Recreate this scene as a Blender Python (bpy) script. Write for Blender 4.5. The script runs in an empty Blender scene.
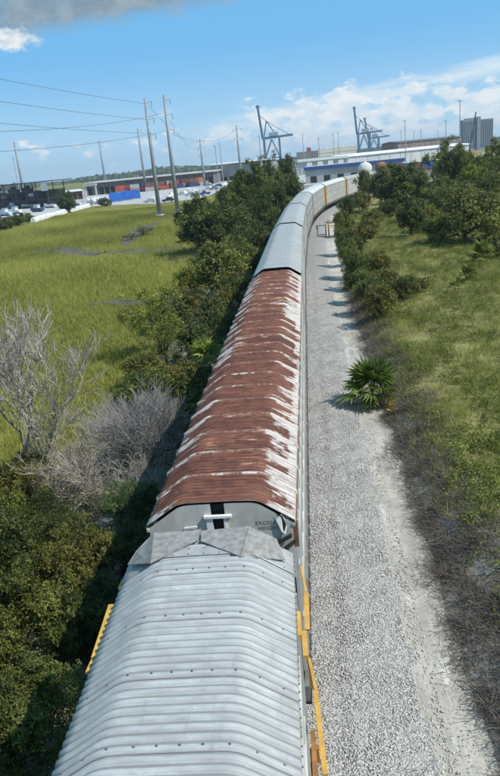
import bpy, math, random
import numpy as np
from mathutils import Matrix, Vector

SC = bpy.context.scene
COL = SC.collection
R = math.radians

# ------------------------------------------------------------------ camera
FPX, PITCH, ROLL, YAW, CX, CZ = 688.66, 0.31683, -0.09767, -0.10167, 1.989, 12.015
_cy, _sy = math.cos(YAW), math.sin(YAW)
FW = np.array([_sy * math.cos(PITCH), _cy * math.cos(PITCH), -math.sin(PITCH)])
_rt = np.array([_cy, -_sy, 0.0]); _up = np.cross(_rt, FW)
RT = _rt * math.cos(ROLL) + _up * math.sin(ROLL)
UP = -_rt * math.sin(ROLL) + _up * math.cos(ROLL)
CAM = np.array([CX, 0.0, CZ])
cd = bpy.data.cameras.new('camera'); cam = bpy.data.objects.new('camera', cd); COL.objects.link(cam)
cd.sensor_fit = 'HORIZONTAL'; cd.sensor_width = 36.0; cd.lens = FPX * 36.0 / 500.0
cd.clip_start = 0.1; cd.clip_end = 40000
M = Matrix.Identity(4)
for i in range(3):
    M[i][0], M[i][1], M[i][2], M[i][3] = RT[i], UP[i], -FW[i], CAM[i]
cam.matrix_world = M
SC.camera = cam

def ray(u, v): return FW + RT * (u - 250) / FPX + UP * (388 - v) / FPX
def pz(u, v, z):
    d = ray(u, v); return CAM + d * ((z - CZ) / d[2])
def py(u, v, y):
    d = ray(u, v); return CAM + d * (y / d[1])

# ------------------------------------------------------------------ light
SUN_EL, SUN_AZ = R(50), R(112)          # azimuth clockwise from +Y
SKY_STRENGTH = 0.10
SUN_STRENGTH = 5.0
SC.view_settings.view_transform = 'Standard'; SC.view_settings.look = 'None'
SC.view_settings.gamma = 1.0; SC.view_settings.exposure = 0.05
SC.view_settings.use_curve_mapping = False

class S:
    """socket wrapper: arithmetic builds math nodes"""
    def __init__(s, nt, o): s.nt, s.o = nt, o
    def _m(s, op, b=None, c=None, clamp=False):
        n = s.nt.nodes.new('ShaderNodeMath'); n.operation = op; n.use_clamp = clamp
        for i, q in enumerate((s, b, c)):
            if q is None: continue
            if isinstance(q, S): s.nt.links.new(q.o, n.inputs[i])
            else: n.inputs[i].default_value = q
        return S(s.nt, n.outputs[0])
    def __add__(s, b): return s._m('ADD', b)
    def __sub__(s, b): return s._m('SUBTRACT', b)
    def __mul__(s, b): return s._m('MULTIPLY', b)
    def __truediv__(s, b): return s._m('DIVIDE', b)
    def abs(s): return s._m('ABSOLUTE')
    def max(s, b): return s._m('MAXIMUM', b)
    def min(s, b): return s._m('MINIMUM', b)
    def pow(s, b): return s._m('POWER', b)
    def sin(s): return s._m('SINE')
    def frac(s): return s._m('FRACT')
    def clamp(s): return s._m('ADD', 0.0, clamp=True)
    def inv(s): return S(s.nt, s.nt.nodes.new('ShaderNodeMath').outputs[0]) if 0 else (s * -1.0) + 1.0
    def step(s, a, b):
        n = s.nt.nodes.new('ShaderNodeMapRange'); n.interpolation_type = 'SMOOTHSTEP'
        s.nt.links.new(s.o, n.inputs[0]); n.inputs[1].default_value = a; n.inputs[2].default_value = b
        return S(s.nt, n.outputs[0])
def comb(nt, x, y, z):
    n = nt.nodes.new('ShaderNodeCombineXYZ')
    for i, q in enumerate((x, y, z)):
        if isinstance(q, S): nt.links.new(q.o, n.inputs[i])
        else: n.inputs[i].default_value = q
    return S(nt, n.outputs[0])
def sep(nt, v):
    n = nt.nodes.new('ShaderNodeSeparateXYZ'); nt.links.new(v.o, n.inputs[0])
    return [S(nt, n.outputs[i]) for i in range(3)]
def noise(nt, vec, scale, detail=4, rough=.55, dist=0.0):
    n = nt.nodes.new('ShaderNodeTexNoise'); nt.links.new(vec.o, n.inputs['Vector'])
    n.inputs['Scale'].default_value = scale; n.inputs['Detail'].default_value = detail
    n.inputs['Roughness'].default_value = rough; n.inputs['Distortion'].default_value = dist
    return S(nt, n.outputs[0])
def mixc(nt, fac, a, b):
    n = nt.nodes.new('ShaderNodeMix'); n.data_type = 'RGBA'; n.clamp_factor = True
    if isinstance(fac, S): nt.links.new(fac.o, n.inputs[0])
    else: n.inputs[0].default_value = fac
    for q, i in ((a, 6), (b, 7)):
        if isinstance(q, S): nt.links.new(q.o, n.inputs[i])
        else: n.inputs[i].default_value = (*q, 1)
    return S(nt, n.outputs[2])
def vscale(nt, v, sx, sy, sz):
    n = nt.nodes.new('ShaderNodeVectorMath'); n.operation = 'MULTIPLY'
    nt.links.new(v.o, n.inputs[0]); n.inputs[1].default_value = (sx, sy, sz)
    return S(nt, n.outputs[0])

def build_world():
    w = bpy.data.worlds.new('World'); SC.world = w; w.use_nodes = True
    nt = w.node_tree; nt.nodes.clear()
    out = nt.nodes.new('ShaderNodeOutputWorld'); bg = nt.nodes.new('ShaderNodeBackground')
    sky = nt.nodes.new('ShaderNodeTexSky'); sky.sky_type = 'NISHITA'; sky.sun_disc = False
    sky.sun_elevation = SUN_EL; sky.sun_rotation = SUN_AZ
    sky.air_density = 1.0; sky.dust_density = 0.25; sky.ozone_density = 2.4; sky.altitude = 10
    tc = nt.nodes.new('ShaderNodeTexCoord'); d = S(nt, tc.outputs['Generated'])
    x, y, z = sep(nt, d)
    n = nt.nodes.new('ShaderNodeMath'); n.operation = 'ARCTAN2'
    nt.links.new(x.o, n.inputs[0]); nt.links.new(y.o, n.inputs[1])
    az = S(nt, n.outputs[0]) * 57.2958
    el = z._m('ARCSINE') * 57.2958
    p = comb(nt, az, el, 0.0)
    # heavy grey cloud deck high up, its ragged lower edge about eleven degrees up
    big = noise(nt, vscale(nt, p, .16, .35, 1), 1.0, 5, .55)
    edge = noise(nt, vscale(nt, p, .5, .8, 1), 1.0, 5, .6)
    deck = (el + (edge - .5) * 2.2 - az * .085 - 11.1).step(0.0, 1.5) * (el * -1).step(-62, -24)
    deck = deck * ((big - .5) * 1.6 + 1.0).clamp() * (noise(nt, vscale(nt, d, 2.2, 2.2, 2.2), 1., 3) + (el * -1).step(-22, -12)).step(.5, .75)
    # small white cloud under the deck
    q = ((az + 20.9) / 2.5).pow(2.0) + ((el - 9.75) / .95).pow(2.0)
    puff = (q * -1 + 1.0 + (noise(nt, vscale(nt, p, 1.1, 1.6, 1), 1.0, 6, .6) - .5) * 2.6).step(.1, .9)
    # cumulus bank low over the horizon, broken round the horizon
    cn = noise(nt, vscale(nt, p, .42, .8, 1), 1.0, 7, .6)
    bank = noise(nt, vscale(nt, d, 2.0, 2.0, .2), 1.0, 2) * .5 + az.step(-9, 3) * (az * -1).step(-70, -30) * .18
    cum = (cn + bank - .755 + ((el - 2.1) / 2.6).pow(2.0) * -.16).step(0, .13) * el.step(.1, 1.0)
    # thin slanting band of high cloud
    bl = el - (az * .105 + 3.35)
    wn = noise(nt, vscale(nt, p, .16, 1.5, 1), 1.0, 6, .62)
    wisp = ((bl / .8).pow(2.0) * -1 + 1).clamp() * wn.step(.22, .6) * az.step(-12, 0)
    wisp = wisp * .75
    haze = (el * -1).step(-9, 0.5) * .72
    skyc = S(nt, sky.outputs[0])
    k = 1.0 / SKY_STRENGTH
    def K(c): return tuple(q * k for q in c)
    c = mixc(nt, .86, skyc, K((.155, .50, .895)))
    c = mixc(nt, haze, c, K((.58, .82, .95)))
    c = mixc(nt, wisp * 1.1, c, K((.80, .89, .94)))
    cumc = mixc(nt, noise(nt, vscale(nt, p, .6, 1.2, 1), 1.0, 4).step(.35, .65), K((.70, .82, .88)), K((.94, .95, .95)))
    c = mixc(nt, cum * .92, c, cumc)
    deckc = mixc(nt, edge.step(.35, .65), K((.21, .28, .33)), K((.33, .40, .44)))
    c = mixc(nt, deck * .92, c, deckc)
    pc = mixc(nt, noise(nt, vscale(nt, p, 1.3, 2.0, 1), 1.0, 4).step(.35, .65), K((.62, .72, .76)), K((.9, .92, .9)))
    c = mixc(nt, puff * .92, c, pc)
    nt.links.new(c.o, bg.inputs[0]); bg.inputs[1].default_value = SKY_STRENGTH
    nt.links.new(bg.outputs[0], out.inputs[0])
build_world()
sd = bpy.data.lights.new('sun', 'SUN'); sd.energy = SUN_STRENGTH; sd.angle = R(.53); sd.color = (1, .955, .88)
so = bpy.data.objects.new('sun', sd); COL.objects.link(so)
_s = Vector((math.sin(SUN_AZ) * math.cos(SUN_EL), math.cos(SUN_AZ) * math.cos(SUN_EL), math.sin(SUN_EL)))
so.rotation_euler = _s.to_track_quat('Z', 'Y').to_euler(); so.location = (60, -60, 90)

# ------------------------------------------------------------------ helpers
def tag(o, label=None, cat=None, group=None, kind=None):
    if label: o['label'] = label
    if cat: o['category'] = cat
    if group: o['group'] = group
    if kind: o['kind'] = kind
    return o
def empty(name, loc=(0, 0, 0), rz=0.0, label=None, cat=None, group=None, parent=None):
    o = bpy.data.objects.new(name, None); COL.objects.link(o)
    o.location = loc; o.rotation_euler = (0, 0, rz); o.empty_display_size = .2
    if parent: o.parent = parent
    return tag(o, label, cat, group)
def link(name, me, parent=None, loc=None, rot=None, scale=None):
    o = bpy.data.objects.new(name, me); COL.objects.link(o)
    if parent: o.parent = parent
    if loc is not None: o.location = loc
    if rot is not None: o.rotation_euler = rot
    if scale is not None: o.scale = scale if hasattr(scale, '__len__') else (scale,) * 3
    return o
def np_mesh(name, V, F, mat, smooth=False, var=None):
    """V (n,3), F (m,k) all faces of k corners"""
    V = np.asarray(V, np.float32); F = np.asarray(F, np.int32)
    me = bpy.data.meshes.new(name); m, k = F.shape
    me.vertices.add(len(V)); me.vertices.foreach_set('co', V.ravel())
    me.loops.add(m * k); me.loops.foreach_set('vertex_index', F.ravel())
    me.polygons.add(m); me.polygons.foreach_set('loop_start', np.arange(0, m * k, k, dtype=np.int32))
    if smooth: me.polygons.foreach_set('use_smooth', np.ones(m, bool))
    if var is not None:
        a = me.attributes.new('var', 'FLOAT', 'FACE'); a.data.foreach_set('value', np.asarray(var, np.float32))
    me.update(calc_edges=True)
    if mat: me.materials.append(mat)
    return me
class MB:
    def __init__(s): s.v, s.f = [], []
    def poly(s, pts, thick=None):
        b = len(s.v); s.v += [tuple(p) for p in pts]; s.f.append(tuple(range(b, b + len(pts)))); return s
    def box(s, x0, x1, y0, y1, z0, z1, mtx=None):
        b = len(s.v)
        P = [(x, y, z) for z in (z0, z1) for y in (y0, y1) for x in (x0, x1)]
        if mtx is not None: P = [tuple(mtx @ Vector(p)) for p in P]
        s.v += P
        for q in ((0, 2, 3, 1), (4, 5, 7, 6), (0, 1, 5, 4), (2, 6, 7, 3), (0, 4, 6, 2), (1, 3, 7, 5)):
            s.f.append(tuple(b + i for i in q))
        return s
    def bar(s, a, c, w, h=None):
        """box section beam from a to c"""
        a, c = Vector(a), Vector(c); d = c - a; L = d.length
        q = d.to_track_quat('Y', 'Z').to_matrix().to_4x4(); q.translation = a
        h = h or w
        return s.box(-w / 2, w / 2, 0, L, -h / 2, h / 2, q)
    def tube(s, pts, rad, n=6, cap=True):
        pts = [Vector(p) for p in pts]
        if not hasattr(rad, '__len__'): rad = [rad] * len(pts)
        b0 = len(s.v)
        for i, p in enumerate(pts):
            d = (pts[min(i + 1, len(pts) - 1)] - pts[max(i - 1, 0)])
            q = d.to_track_quat('Z', 'Y')
            for j in range(n):
                a = 2 * math.pi * j / n
                s.v.append(tuple(p + q @ Vector((math.cos(a) * rad[i], math.sin(a) * rad[i], 0))))
        for i in range(len(pts) - 1):
            for j in range(n):
                a, c = b0 + i * n + j, b0 + i * n + (j + 1) % n
                s.f.append((a, c, c + n, a + n))
        if cap:
            s.f.append(tuple(b0 + j for j in reversed(range(n))))
            e = b0 + (len(pts) - 1) * n
            s.f.append(tuple(e + j for j in range(n)))
        return s
    def prism(s, pts, axis, a, c):
        """extrude 2-D outline along axis ('x','y','z') from a to c"""
        n = len(pts); b = len(s.v)
        for t in (a, c):
            for p in pts:
                s.v.append({'x': (t, p[0], p[1]), 'y': (p[0], t, p[1]), 'z': (p[0], p[1], t)}[axis])
        for j in range(n):
            k = (j + 1) % n; s.f.append((b + j, b + k, b + n + k, b + n + j))
        s.f.append(tuple(b + j for j in reversed(range(n)))); s.f.append(tuple(b + n + j for j in range(n)))
        return s
    def mesh(s, name, mat, smooth=False):
        me = bpy.data.meshes.new(name); me.from_pydata(s.v, [], s.f); me.update()
        if smooth: me.polygons.foreach_set('use_smooth', [True] * len(me.polygons))
        if mat: me.materials.append(mat)
        return me
    def obj(s, name, mat, parent=None, loc=None, rot=None, smooth=False):
        return link(name, s.mesh(name, mat, smooth), parent, loc, rot)
def plate(name, top, thick, mat, parent):
    """thick plate from a top outline"""
    m = MB(); n = len(top)
    m.v += [tuple(p) for p in top] + [(p[0], p[1], p[2] - thick) for p in top]
    m.f.append(tuple(range(n))); m.f.append(tuple(reversed(range(n, 2 * n))))
    for j in range(n):
        k = (j + 1) % n; m.f.append((j, j + n, k + n, k))
    return m.obj(name, mat, parent)
def copy_tree(o, parent=None):
    c = o.copy(); COL.objects.link(c); c.parent = parent
    for ch in list(o.children): copy_tree(ch, c)
    return c

# ------------------------------------------------------------------ materials
def new_mat(name):
    m = bpy.data.materials.new(name); m.use_nodes = True
    nt = m.node_tree; b = nt.nodes['Principled BSDF']
    return m, nt, b
def geo_pos(nt): return S(nt, nt.nodes.new('ShaderNodeNewGeometry').outputs['Position'])
def obj_pos(nt): return S(nt, nt.nodes.new('ShaderNodeTexCoord').outputs['Object'])
def setc(nt, b, c): nt.links.new(c.o, b.inputs['Base Color'])
def bump(nt, b, h, strength, dist=.02):
    n = nt.nodes.new('ShaderNodeBump'); n.inputs['Strength'].default_value = strength; n.inputs['Distance'].default_value = dist
    nt.links.new(h.o, n.inputs['Height']); nt.links.new(n.outputs[0], b.inputs['Normal'])
_mc = {}
def mat(name, c1, c2=None, scale=1.0, rough=.7, metal=0.0, bmp=0.0, spec=.3, stretch=(1, 1, 1), objc=False):
    if name in _mc: return _mc[name]
    m, nt, b = new_mat(name)
    b.inputs['Roughness'].default_value = rough; b.inputs['Metallic'].default_value = metal
    b.inputs['Specular IOR Level'].default_value = spec
    c2 = c2 or tuple(q * .72 for q in c1)
    p = vscale(nt, geo_pos(nt), *stretch)
    n1 = noise(nt, p, scale, 5, .6)
    col = mixc(nt, n1.step(.3, .7), c2, c1)
    if objc:
        oi = nt.nodes.new('ShaderNodeObjectInfo'); mm = nt.nodes.new('ShaderNodeMix'); mm.data_type = 'RGBA'; mm.blend_type = 'MULTIPLY'
        mm.inputs[0].default_value = 1; nt.links.new(col.o, mm.inputs[6]); nt.links.new(oi.outputs['Color'], mm.inputs[7]); col = S(nt, mm.outputs[2])
    setc(nt, b, col)
    if bmp: bump(nt, b, n1, bmp)
    _mc[name] = m; return m

def leaf_mat(name, dark, light, trans=.25, rough=.55):
    """leaf colour varies leaf by leaf (var), tinted by the object's own colour"""
    m, nt, b = new_mat(name)
    at = nt.nodes.new('ShaderNodeAttribute'); at.attribute_name = 'var'
    oi = nt.nodes.new('ShaderNodeObjectInfo')
    v = S(nt, at.outputs['Fac'])
    c = mixc(nt, v, dark, light)
    mm = nt.nodes.new('ShaderNodeMix'); mm.data_type = 'RGBA'; mm.blend_type = 'MULTIPLY'; mm.inputs[0].default_value = 1
    nt.links.new(c.o, mm.inputs[6]); nt.links.new(oi.outputs['Color'], mm.inputs[7]); c = S(nt, mm.outputs[2])
    setc(nt, b, c); b.inputs['Roughness'].default_value = rough; b.inputs['Specular IOR Level'].default_value = .25
    tr = nt.nodes.new('ShaderNodeBsdfTranslucent'); nt.links.new(c.o, tr.inputs[0])
    mx = nt.nodes.new('ShaderNodeMixShader'); mx.inputs[0].default_value = trans
    nt.links.new(b.outputs[0], mx.inputs[1]); nt.links.new(tr.outputs[0], mx.inputs[2])
    nt.links.new(mx.outputs[0], nt.nodes['Material Output'].inputs[0])
    return m
LEAF = leaf_mat('leaf', (.020, .034, .010), (.28, .29, .075), .30)
GRASS = leaf_mat('grass_blade', (.19, .19, .045), (.52, .48, .17), .35, .6)
TWIG = leaf_mat('dry_twig', (.12, .105, .09), (.40, .37, .33), 0.0, .8)
BARK = mat('bark', (.13, .105, .08), (.06, .05, .04), 6, .9, bmp=.5)
STEEL = mat('galvanised_pole', (.30, .32, .34), (.22, .235, .25), .6, .5, .1)
DARK = mat('dark_steel', (.035, .034, .033), (.02, .02, .02), 3, .7)
YELLOW = mat('yellow_paint', (.62, .36, .06), (.45, .24, .05), 3, .6)
WHITE = mat('white_paint', (.74, .74, .72), (.62, .62, .60), .6, .6)
CONC = mat('concrete', (.50, .48, .44), (.40, .385, .35), .3, .85)
PAINT = mat('object_paint', (1, 1, 1), (.82, .82, .82), .5, .55, objc=True)

def roof_galv():
    m, nt, b = new_mat('galvanised_roof')
    P = geo_pos(nt)
    n1 = noise(nt, vscale(nt, P, 1.1, 4.5, 1), 1.6, 6, .65)
    n2 = noise(nt, P, 14, 4, .6)
    n3 = noise(nt, vscale(nt, P, 1.5, 16, 1), 1.0, 4, .6)
    c = mixc(nt, n1.step(.3, .72), (.31, .315, .30), (.44, .45, .43))
    c = mixc(nt, n3.step(.52, .72) * .5, c, (.31, .295, .305))
    c = mixc(nt, (n1 * .5 + n2 * .5).step(.56, .66) * .55, c, (.50, .51, .485))
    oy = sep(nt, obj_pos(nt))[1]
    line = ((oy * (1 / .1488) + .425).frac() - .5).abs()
    rib_shade = (line * -1 + .19).step(0, .09) * n3.step(.15, .45)  # rib shading put into the colour: valleys and near faces darker, broken by noise
    grime = noise(nt, vscale(nt, P, 2.6, .45, 1), 1.3, 6, .7).step(.52, .74)
    c = mixc(nt, grime * .45, c, (.22, .205, .185))
    c = mixc(nt, rib_shade * .72, c, (.17, .165, .175))
    setc(nt, b, c); b.inputs['Roughness'].default_value = .55; b.inputs['Specular IOR Level'].default_value = .15
    return m
def roof_rust():
    m, nt, b = new_mat('rusted_roof')
    P = geo_pos(nt); O = obj_pos(nt)
    ox, oy, oz = sep(nt, O)
    pn = noise(nt, vscale(nt, P, .75, 3.2, 1), 1.5, 7, .68)
    pf = noise(nt, vscale(nt, P, 1.6, 12, 1), 2.0, 5, .65)
    patch = noise(nt, vscale(nt, P, .55, .8, .5), .9, 4, .55)
    ax = ox.abs()
    crest = (oy * (2 * math.pi / .1525)).sin() * .5 + .5
    nearseam = (oy - .80).step(0, .34).max((oy * -1 + .30).step(0, .26))
    edgel = (oy - 1.135).step(0, .03).max((oy * -1 + .045).step(0, .03))
    groove_shade = (((oy * (1 / .1488) + .425).frac() - .5).abs() * -1 + .24).step(0, .1)  # painted shade on each rib's valley and near face, darkens rust and white
    sh = ax.step(.70, .98)
    shoulder = sh * nearseam * .085 + (ox - .78).step(0, .35) * .052 + (ox - 1.28).step(0, .1) * .09 + (ax - 1.4).step(0, .06) * .05 - sh * .03
    oi = nt.nodes.new('ShaderNodeObjectInfo'); rnd = S(nt, oi.outputs['Random'])
    big = noise(nt, vscale(nt, P, .35, .30, .3), 1.0, 3, .5)
    shoulder = shoulder * (rnd * .7 + .55)
    seam = nearseam * (rnd * .05 + .012) + edgel * .06 + (big - .5) * .52
    mid = (ax * -1 + .3).step(-.3, .3) * .03
    raw = pn * .55 + pf * .2 + patch * .25
    w = (raw + shoulder + seam + crest * (ax.step(.7, 1.0) * .075 + .012) - mid - .612).step(0, .06)
    rc = mixc(nt, pf.step(.35, .7), (.088, .036, .027), (.225, .090, .054))
    rc = mixc(nt, groove_shade * .7, rc, (.050, .024, .022))
    rc = mixc(nt, patch.step(.45, .7) * .6, rc, (.22, .095, .060))
    rc = mixc(nt, rnd.step(.55, .9) * .5, rc, (.062, .026, .021))
    rim = (raw + shoulder + seam - mid - .555).step(0, .06)
    rc = mixc(nt, rim * .7, rc, (.36, .165, .090))
    wc = mixc(nt, pf.step(.3, .7), (.31, .26, .23), (.60, .58, .55))
    rc = mixc(nt, edgel * pn.step(.32, .55) * .85, rc, (.45, .30, .23))
    wc = mixc(nt, groove_shade * .5, wc, (.22, .16, .13))
    c = mixc(nt, w, rc, wc)
    setc(nt, b, c); b.inputs['Roughness'].default_value = .7; b.inputs['Specular IOR Level'].default_value = .2
    bump(nt, b, pf, .25, .01)
    return m
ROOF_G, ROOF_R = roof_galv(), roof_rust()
ROOF_P = mat('weathered_grey_roof', (.37, .37, .345), (.29, .29, .27), .7, .5, stretch=(.4, 2, 1))
ROOF_W = mat('pale_roof', (.58, .58, .56), (.47, .48, .46), .7, .5, stretch=(.4, 2, 1))
SIDE = mat('car_side_sheet', (.50, .50, .47), (.36, .35, .32), 1.2, .6, stretch=(1, 1, .3))
ENDM = mat('car_end_sheet', (.55, .53, .49), (.40, .37, .33), 2.6, .7, stretch=(1, 1, .5))
PLATE = mat('weathered_plate', (.31, .295, .265), (.19, .175, .155), 8.0, .7, bmp=.15)

# ------------------------------------------------------------------ track path
PTS = [(.95, -22), (.42, -6), (.03, 5), (-.10, 10.5), (-.10, 16), (-.05, 27), (0, 41), (.12, 72), (.7, 103), (2.0, 132),
       (5.2, 161), (12.4, 193), (23.5, 222), (38, 248), (56, 271), (78, 290), (110, 308), (150, 320)]
def catmull(P, n=8):
    P = [np.array(p, float) for p in P]; out = []
    Q = [2 * P[0] - P[1]] + P + [2 * P[-1] - P[-2]]
    for i in range(1, len(Q) - 2):
        a, b, c, d = Q[i - 1:i + 3]
        for t in np.arange(n) / n:
            out.append(.5 * (2 * b + (c - a) * t + (2 * a - 5 * b + 4 * c - d) * t * t + (3 * b - a - 3 * c + d) * t ** 3))
    out.append(P[-1]); return np.array(out)
PATH = catmull(PTS)
SEG = np.r_[0, np.cumsum(np.linalg.norm(np.diff(PATH, axis=0), axis=1))]
def at_s(s): return np.array([np.interp(s, SEG, PATH[:, 0]), np.interp(s, SEG, PATH[:, 1])])
def s_of_y(y): return float(np.interp(y, PATH[:, 1], SEG))
def xc(y): return np.interp(y, PATH[:, 1], PATH[:, 0])
def sm(t): t = np.clip(t, 0, 1); return t * t * (3 - 2 * t)
def wob(x, y): return (np.sin(x * .9 + y * .31) + np.sin(x * .37 - y * .73 + 1.3) + np.sin(x * 1.7 + y * 1.1 + .7) * .5) / 2.5
MARSH, YARD = -1.35, -.9
def hz(x, y):
    x = np.asarray(x, float); y = np.asarray(y, float)
    s = x - xc(y)
    h = MARSH + (-.5 - MARSH) * sm((s + 11) / 7.5)
    bank = sm((s - 4.9 - .25 * wob(x * 0, y * 2.3)) / 2.2) * (.75 + .18 * wob(x, y))
    h = h + bank * (1 - sm((y - 150) / 50))
    far = sm((y - 185) / 40)
    yard = np.where(x < -30 + 0 * x, MARSH + (YARD - MARSH) * sm((y - 235) / 25), YARD)
    yard = np.where(np.abs(x) > 600, YARD, yard)
    return h * (1 - far) + yard * far

# ------------------------------------------------------------------ ground sheet
def build_ground():
    t = np.linspace(-1, 1, 260)
    xs = np.sign(t) * 9.0 * (np.exp(np.abs(t) * 6.2) - 1) / 1.0
    xs = np.unique(np.r_[xs * 1.0, np.arange(-14, 18, .5)])
    t = np.linspace(0, 1, 230); ys = -40 + 330 * (np.exp(t * 3.0) - 1) / 1.0
    ys = np.unique(np.r_[np.arange(-40, 240, 1.5), ys])
    X, Y = np.meshgrid(xs, ys); Z = hz(X, Y)
    V = np.stack([X, Y, Z], -1).reshape(-1, 3)
    ny, nx = X.shape; i = (np.arange(ny - 1)[:, None] * nx + np.arange(nx - 1)[None]).ravel()
    F = np.stack([i, i + 1, i + nx + 1, i + nx], -1)
    m, nt, b = new_mat('earth_and_marsh')
    P = geo_pos(nt); x, y, z = sep(nt, P)
    big = noise(nt, vscale(nt, P, .02, .045, .1), 1.0, 5, .6)
    med = noise(nt, vscale(nt, P, .25, .5, .5), 1.0, 6, .65)
    fine = noise(nt, vscale(nt, P, 3, 3, 1), 1.0, 5, .7)
    marsh = mixc(nt, big.step(.36, .62), (.135, .135, .028), (.20, .19, .040))
    marsh = mixc(nt, med.step(.5, .75) * .6, marsh, (.10, .10, .032))
    marsh = mixc(nt, fine.step(.5, .8) * .35, marsh, (.24, .22, .07))
    soil = mixc(nt, fine.step(.3, .7), (.15, .133, .11), (.34, .31, .26))
    soil = mixc(nt, med.step(.52, .7) * .55, soil, (.09, .075, .06))
    meadow = mixc(nt, med.step(.4, .65), (.18, .16, .06), (.27, .245, .085))
    meadow = mixc(nt, fine.step(.45, .75) * .5, meadow, (.14, .12, .085))
    rightside = (x + (med - .5) * 2.5).step(5.4, 7.4)
    c = mixc(nt, (x * -1 - 8 + (med - .5) * 4).step(0, 4), soil, marsh)
    c = mixc(nt, rightside * (y - 18 + (med - .5) * 8 + (x - 8) * 1.5).step(0, 6), c, meadow)
    setc(nt, b, c); b.inputs['Roughness'].default_value = .95; b.inputs['Specular IOR Level'].default_value = .1
    bump(nt, b, fine, .7, .12)
    o = link('ground', np_mesh('ground', V, F, m, True)); tag(o, 'marsh and rough ground reaching to the horizon', 'ground', kind='structure')
build_ground()

def strip(name, offs, zs, s0, s1, ds, mat_, jit=0.0, label='', cat=''):
    """ribbon along the track: offsets to the side and heights"""
    n = int((s1 - s0) / ds) + 1; V = []; rng = np.random.RandomState(5)
    for i in range(n):
        s = s0 + (s1 - s0) * i / (n - 1)
        p = at_s(s); d = at_s(s + .5) - at_s(s - .5); d /= np.linalg.norm(d); nrm = np.array([d[1], -d[0]])
        for k, (o, z) in enumerate(zip(offs, zs)):
            e = (rng.rand() - .5) * jit if 0 < k else 0
            q = p + nrm * (o + e); V.append((q[0], q[1], z + (rng.rand() - .5) * jit * .12))
    k = len(offs); F = []
    for i in range(n - 1):
        for j in range(k - 1):
            a = i * k + j; F.append((a, a + 1, a + k + 1, a + k))
    o = link(name, np_mesh(name, V, F, mat_, True)); return tag(o, label, cat, kind='structure')
def gravel_mat():
    m, nt, b = new_mat('ballast_gravel')
    P = geo_pos(nt)
    v = nt.nodes.new('ShaderNodeTexVoronoi'); nt.links.new(P.o, v.inputs['Vector']); v.inputs['Scale'].default_value = 20
    cell = S(nt, v.outputs['Distance']); cr = sep(nt, S(nt, v.outputs['Color']))[0]
    big = noise(nt, P, .6, 4, .6)
    c = mixc(nt, cr, (.26, .245, .225), (.56, .54, .50))
    c = mixc(nt, cell.step(.35, .75) * .75, c, (.10, .095, .085))
    c = mixc(nt, big.step(.48, .7) * .45, c, (.30, .27, .225))
    setc(nt, b, c); b.inputs['Roughness'].default_value = .9
    bump(nt, b, cell * -1, 1.0, .05)
    return m
def sand_mat():
    m, nt, b = new_mat('sandy_track')
    P = geo_pos(nt); n1 = noise(nt, vscale(nt, P, 1.2, .5, 1), 1.0, 5, .6); n2 = noise(nt, P, 9, 5, .7); n3 = noise(nt, vscale(nt, P, 2, .35, 1), 1.7, 4, .6)
    c = mixc(nt, n1.step(.35, .65), (.34, .31, .26), (.47, .43, .36))
    c = mixc(nt, n2.step(.5, .72) * .7, c, (.23, .21, .18)); c = mixc(nt, n3.step(.56, .72) * .7, c, (.66, .63, .56))
    setc(nt, b, c); b.inputs['Roughness'].default_value = .95; bump(nt, b, n2, .6, .06)
    return m
GRAVEL, SAND = gravel_mat(), sand_mat()
S0 = s_of_y(-20)
strip('ballast_bed', [-3.4, -2.3, -1.7, 0, 1.7, 2.15, 2.45, 2.8, 3.4, 3.95, 4.35], [-.75, -.36, -.26, -.25, -.26, -.29, -.25, -.28, -.30, -.36, -.60],
      S0, SEG[-1], .5, GRAVEL, .30, 'pale grey gravel ballast bed curving under the train', 'ballast')
strip('sandy_path', [3.5, 3.85, 4.2, 4.6, 5.0, 5.4, 5.9], [-.52, -.385, -.40, -.41, -.40, -.42, -.60],
      S0, s_of_y(150), .7, SAND, .3, 'strip of pale sandy soil between gravel and dead brush', 'path')

def build_track():
    t = empty('railway_track', (at_s(S0)[0], at_s(S0)[1], -.2), label='pair of steel rails on timber sleepers under the train', cat='railway')
    off = t.location
    for side in (-.7525, .7525):
        V, F = [], []; prof = [(-.07, -.17), (.07, -.17), (.035, -.03), (.035, 0), (-.035, 0), (-.035, -.03)]
        ss = np.arange(S0, SEG[-1], 1.5)
        for i, s in enumerate(ss):
            p = at_s(s); d = at_s(s + .5) - at_s(s - .5); d /= np.linalg.norm(d); nr = np.array([d[1], -d[0]])
            for a, z in prof:
                q = p + nr * (side + a); V.append((q[0] - off.x, q[1] - off.y, z - off.z))
        for i in range(len(ss) - 1):
            for j in range(6):
                k = (j + 1) % 6; F.append((i * 6 + j, i * 6 + k, i * 6 + 6 + k, i * 6 + 6 + j))
        link('rail', np_mesh('rail', V, F, DARK), t)
    m = MB()
    for s in np.arange(S0, s_of_y(235), .55):
        p = at_s(s); d = at_s(s + .5) - at_s(s - .5); a = math.atan2(-d[0], d[1])
        m.box(-1.3, 1.3, -.11, .11, -.36, -.172, Matrix.Translation((p[0] - off.x, p[1] - off.y, -off.z)) @ Matrix.Rotation(a, 4, 'Z'))
    tag(m.obj('sleepers', mat('timber_sleeper', (.10, .08, .065), (.05, .04, .035), 5, .9), t), kind='stuff')
build_track()

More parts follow.
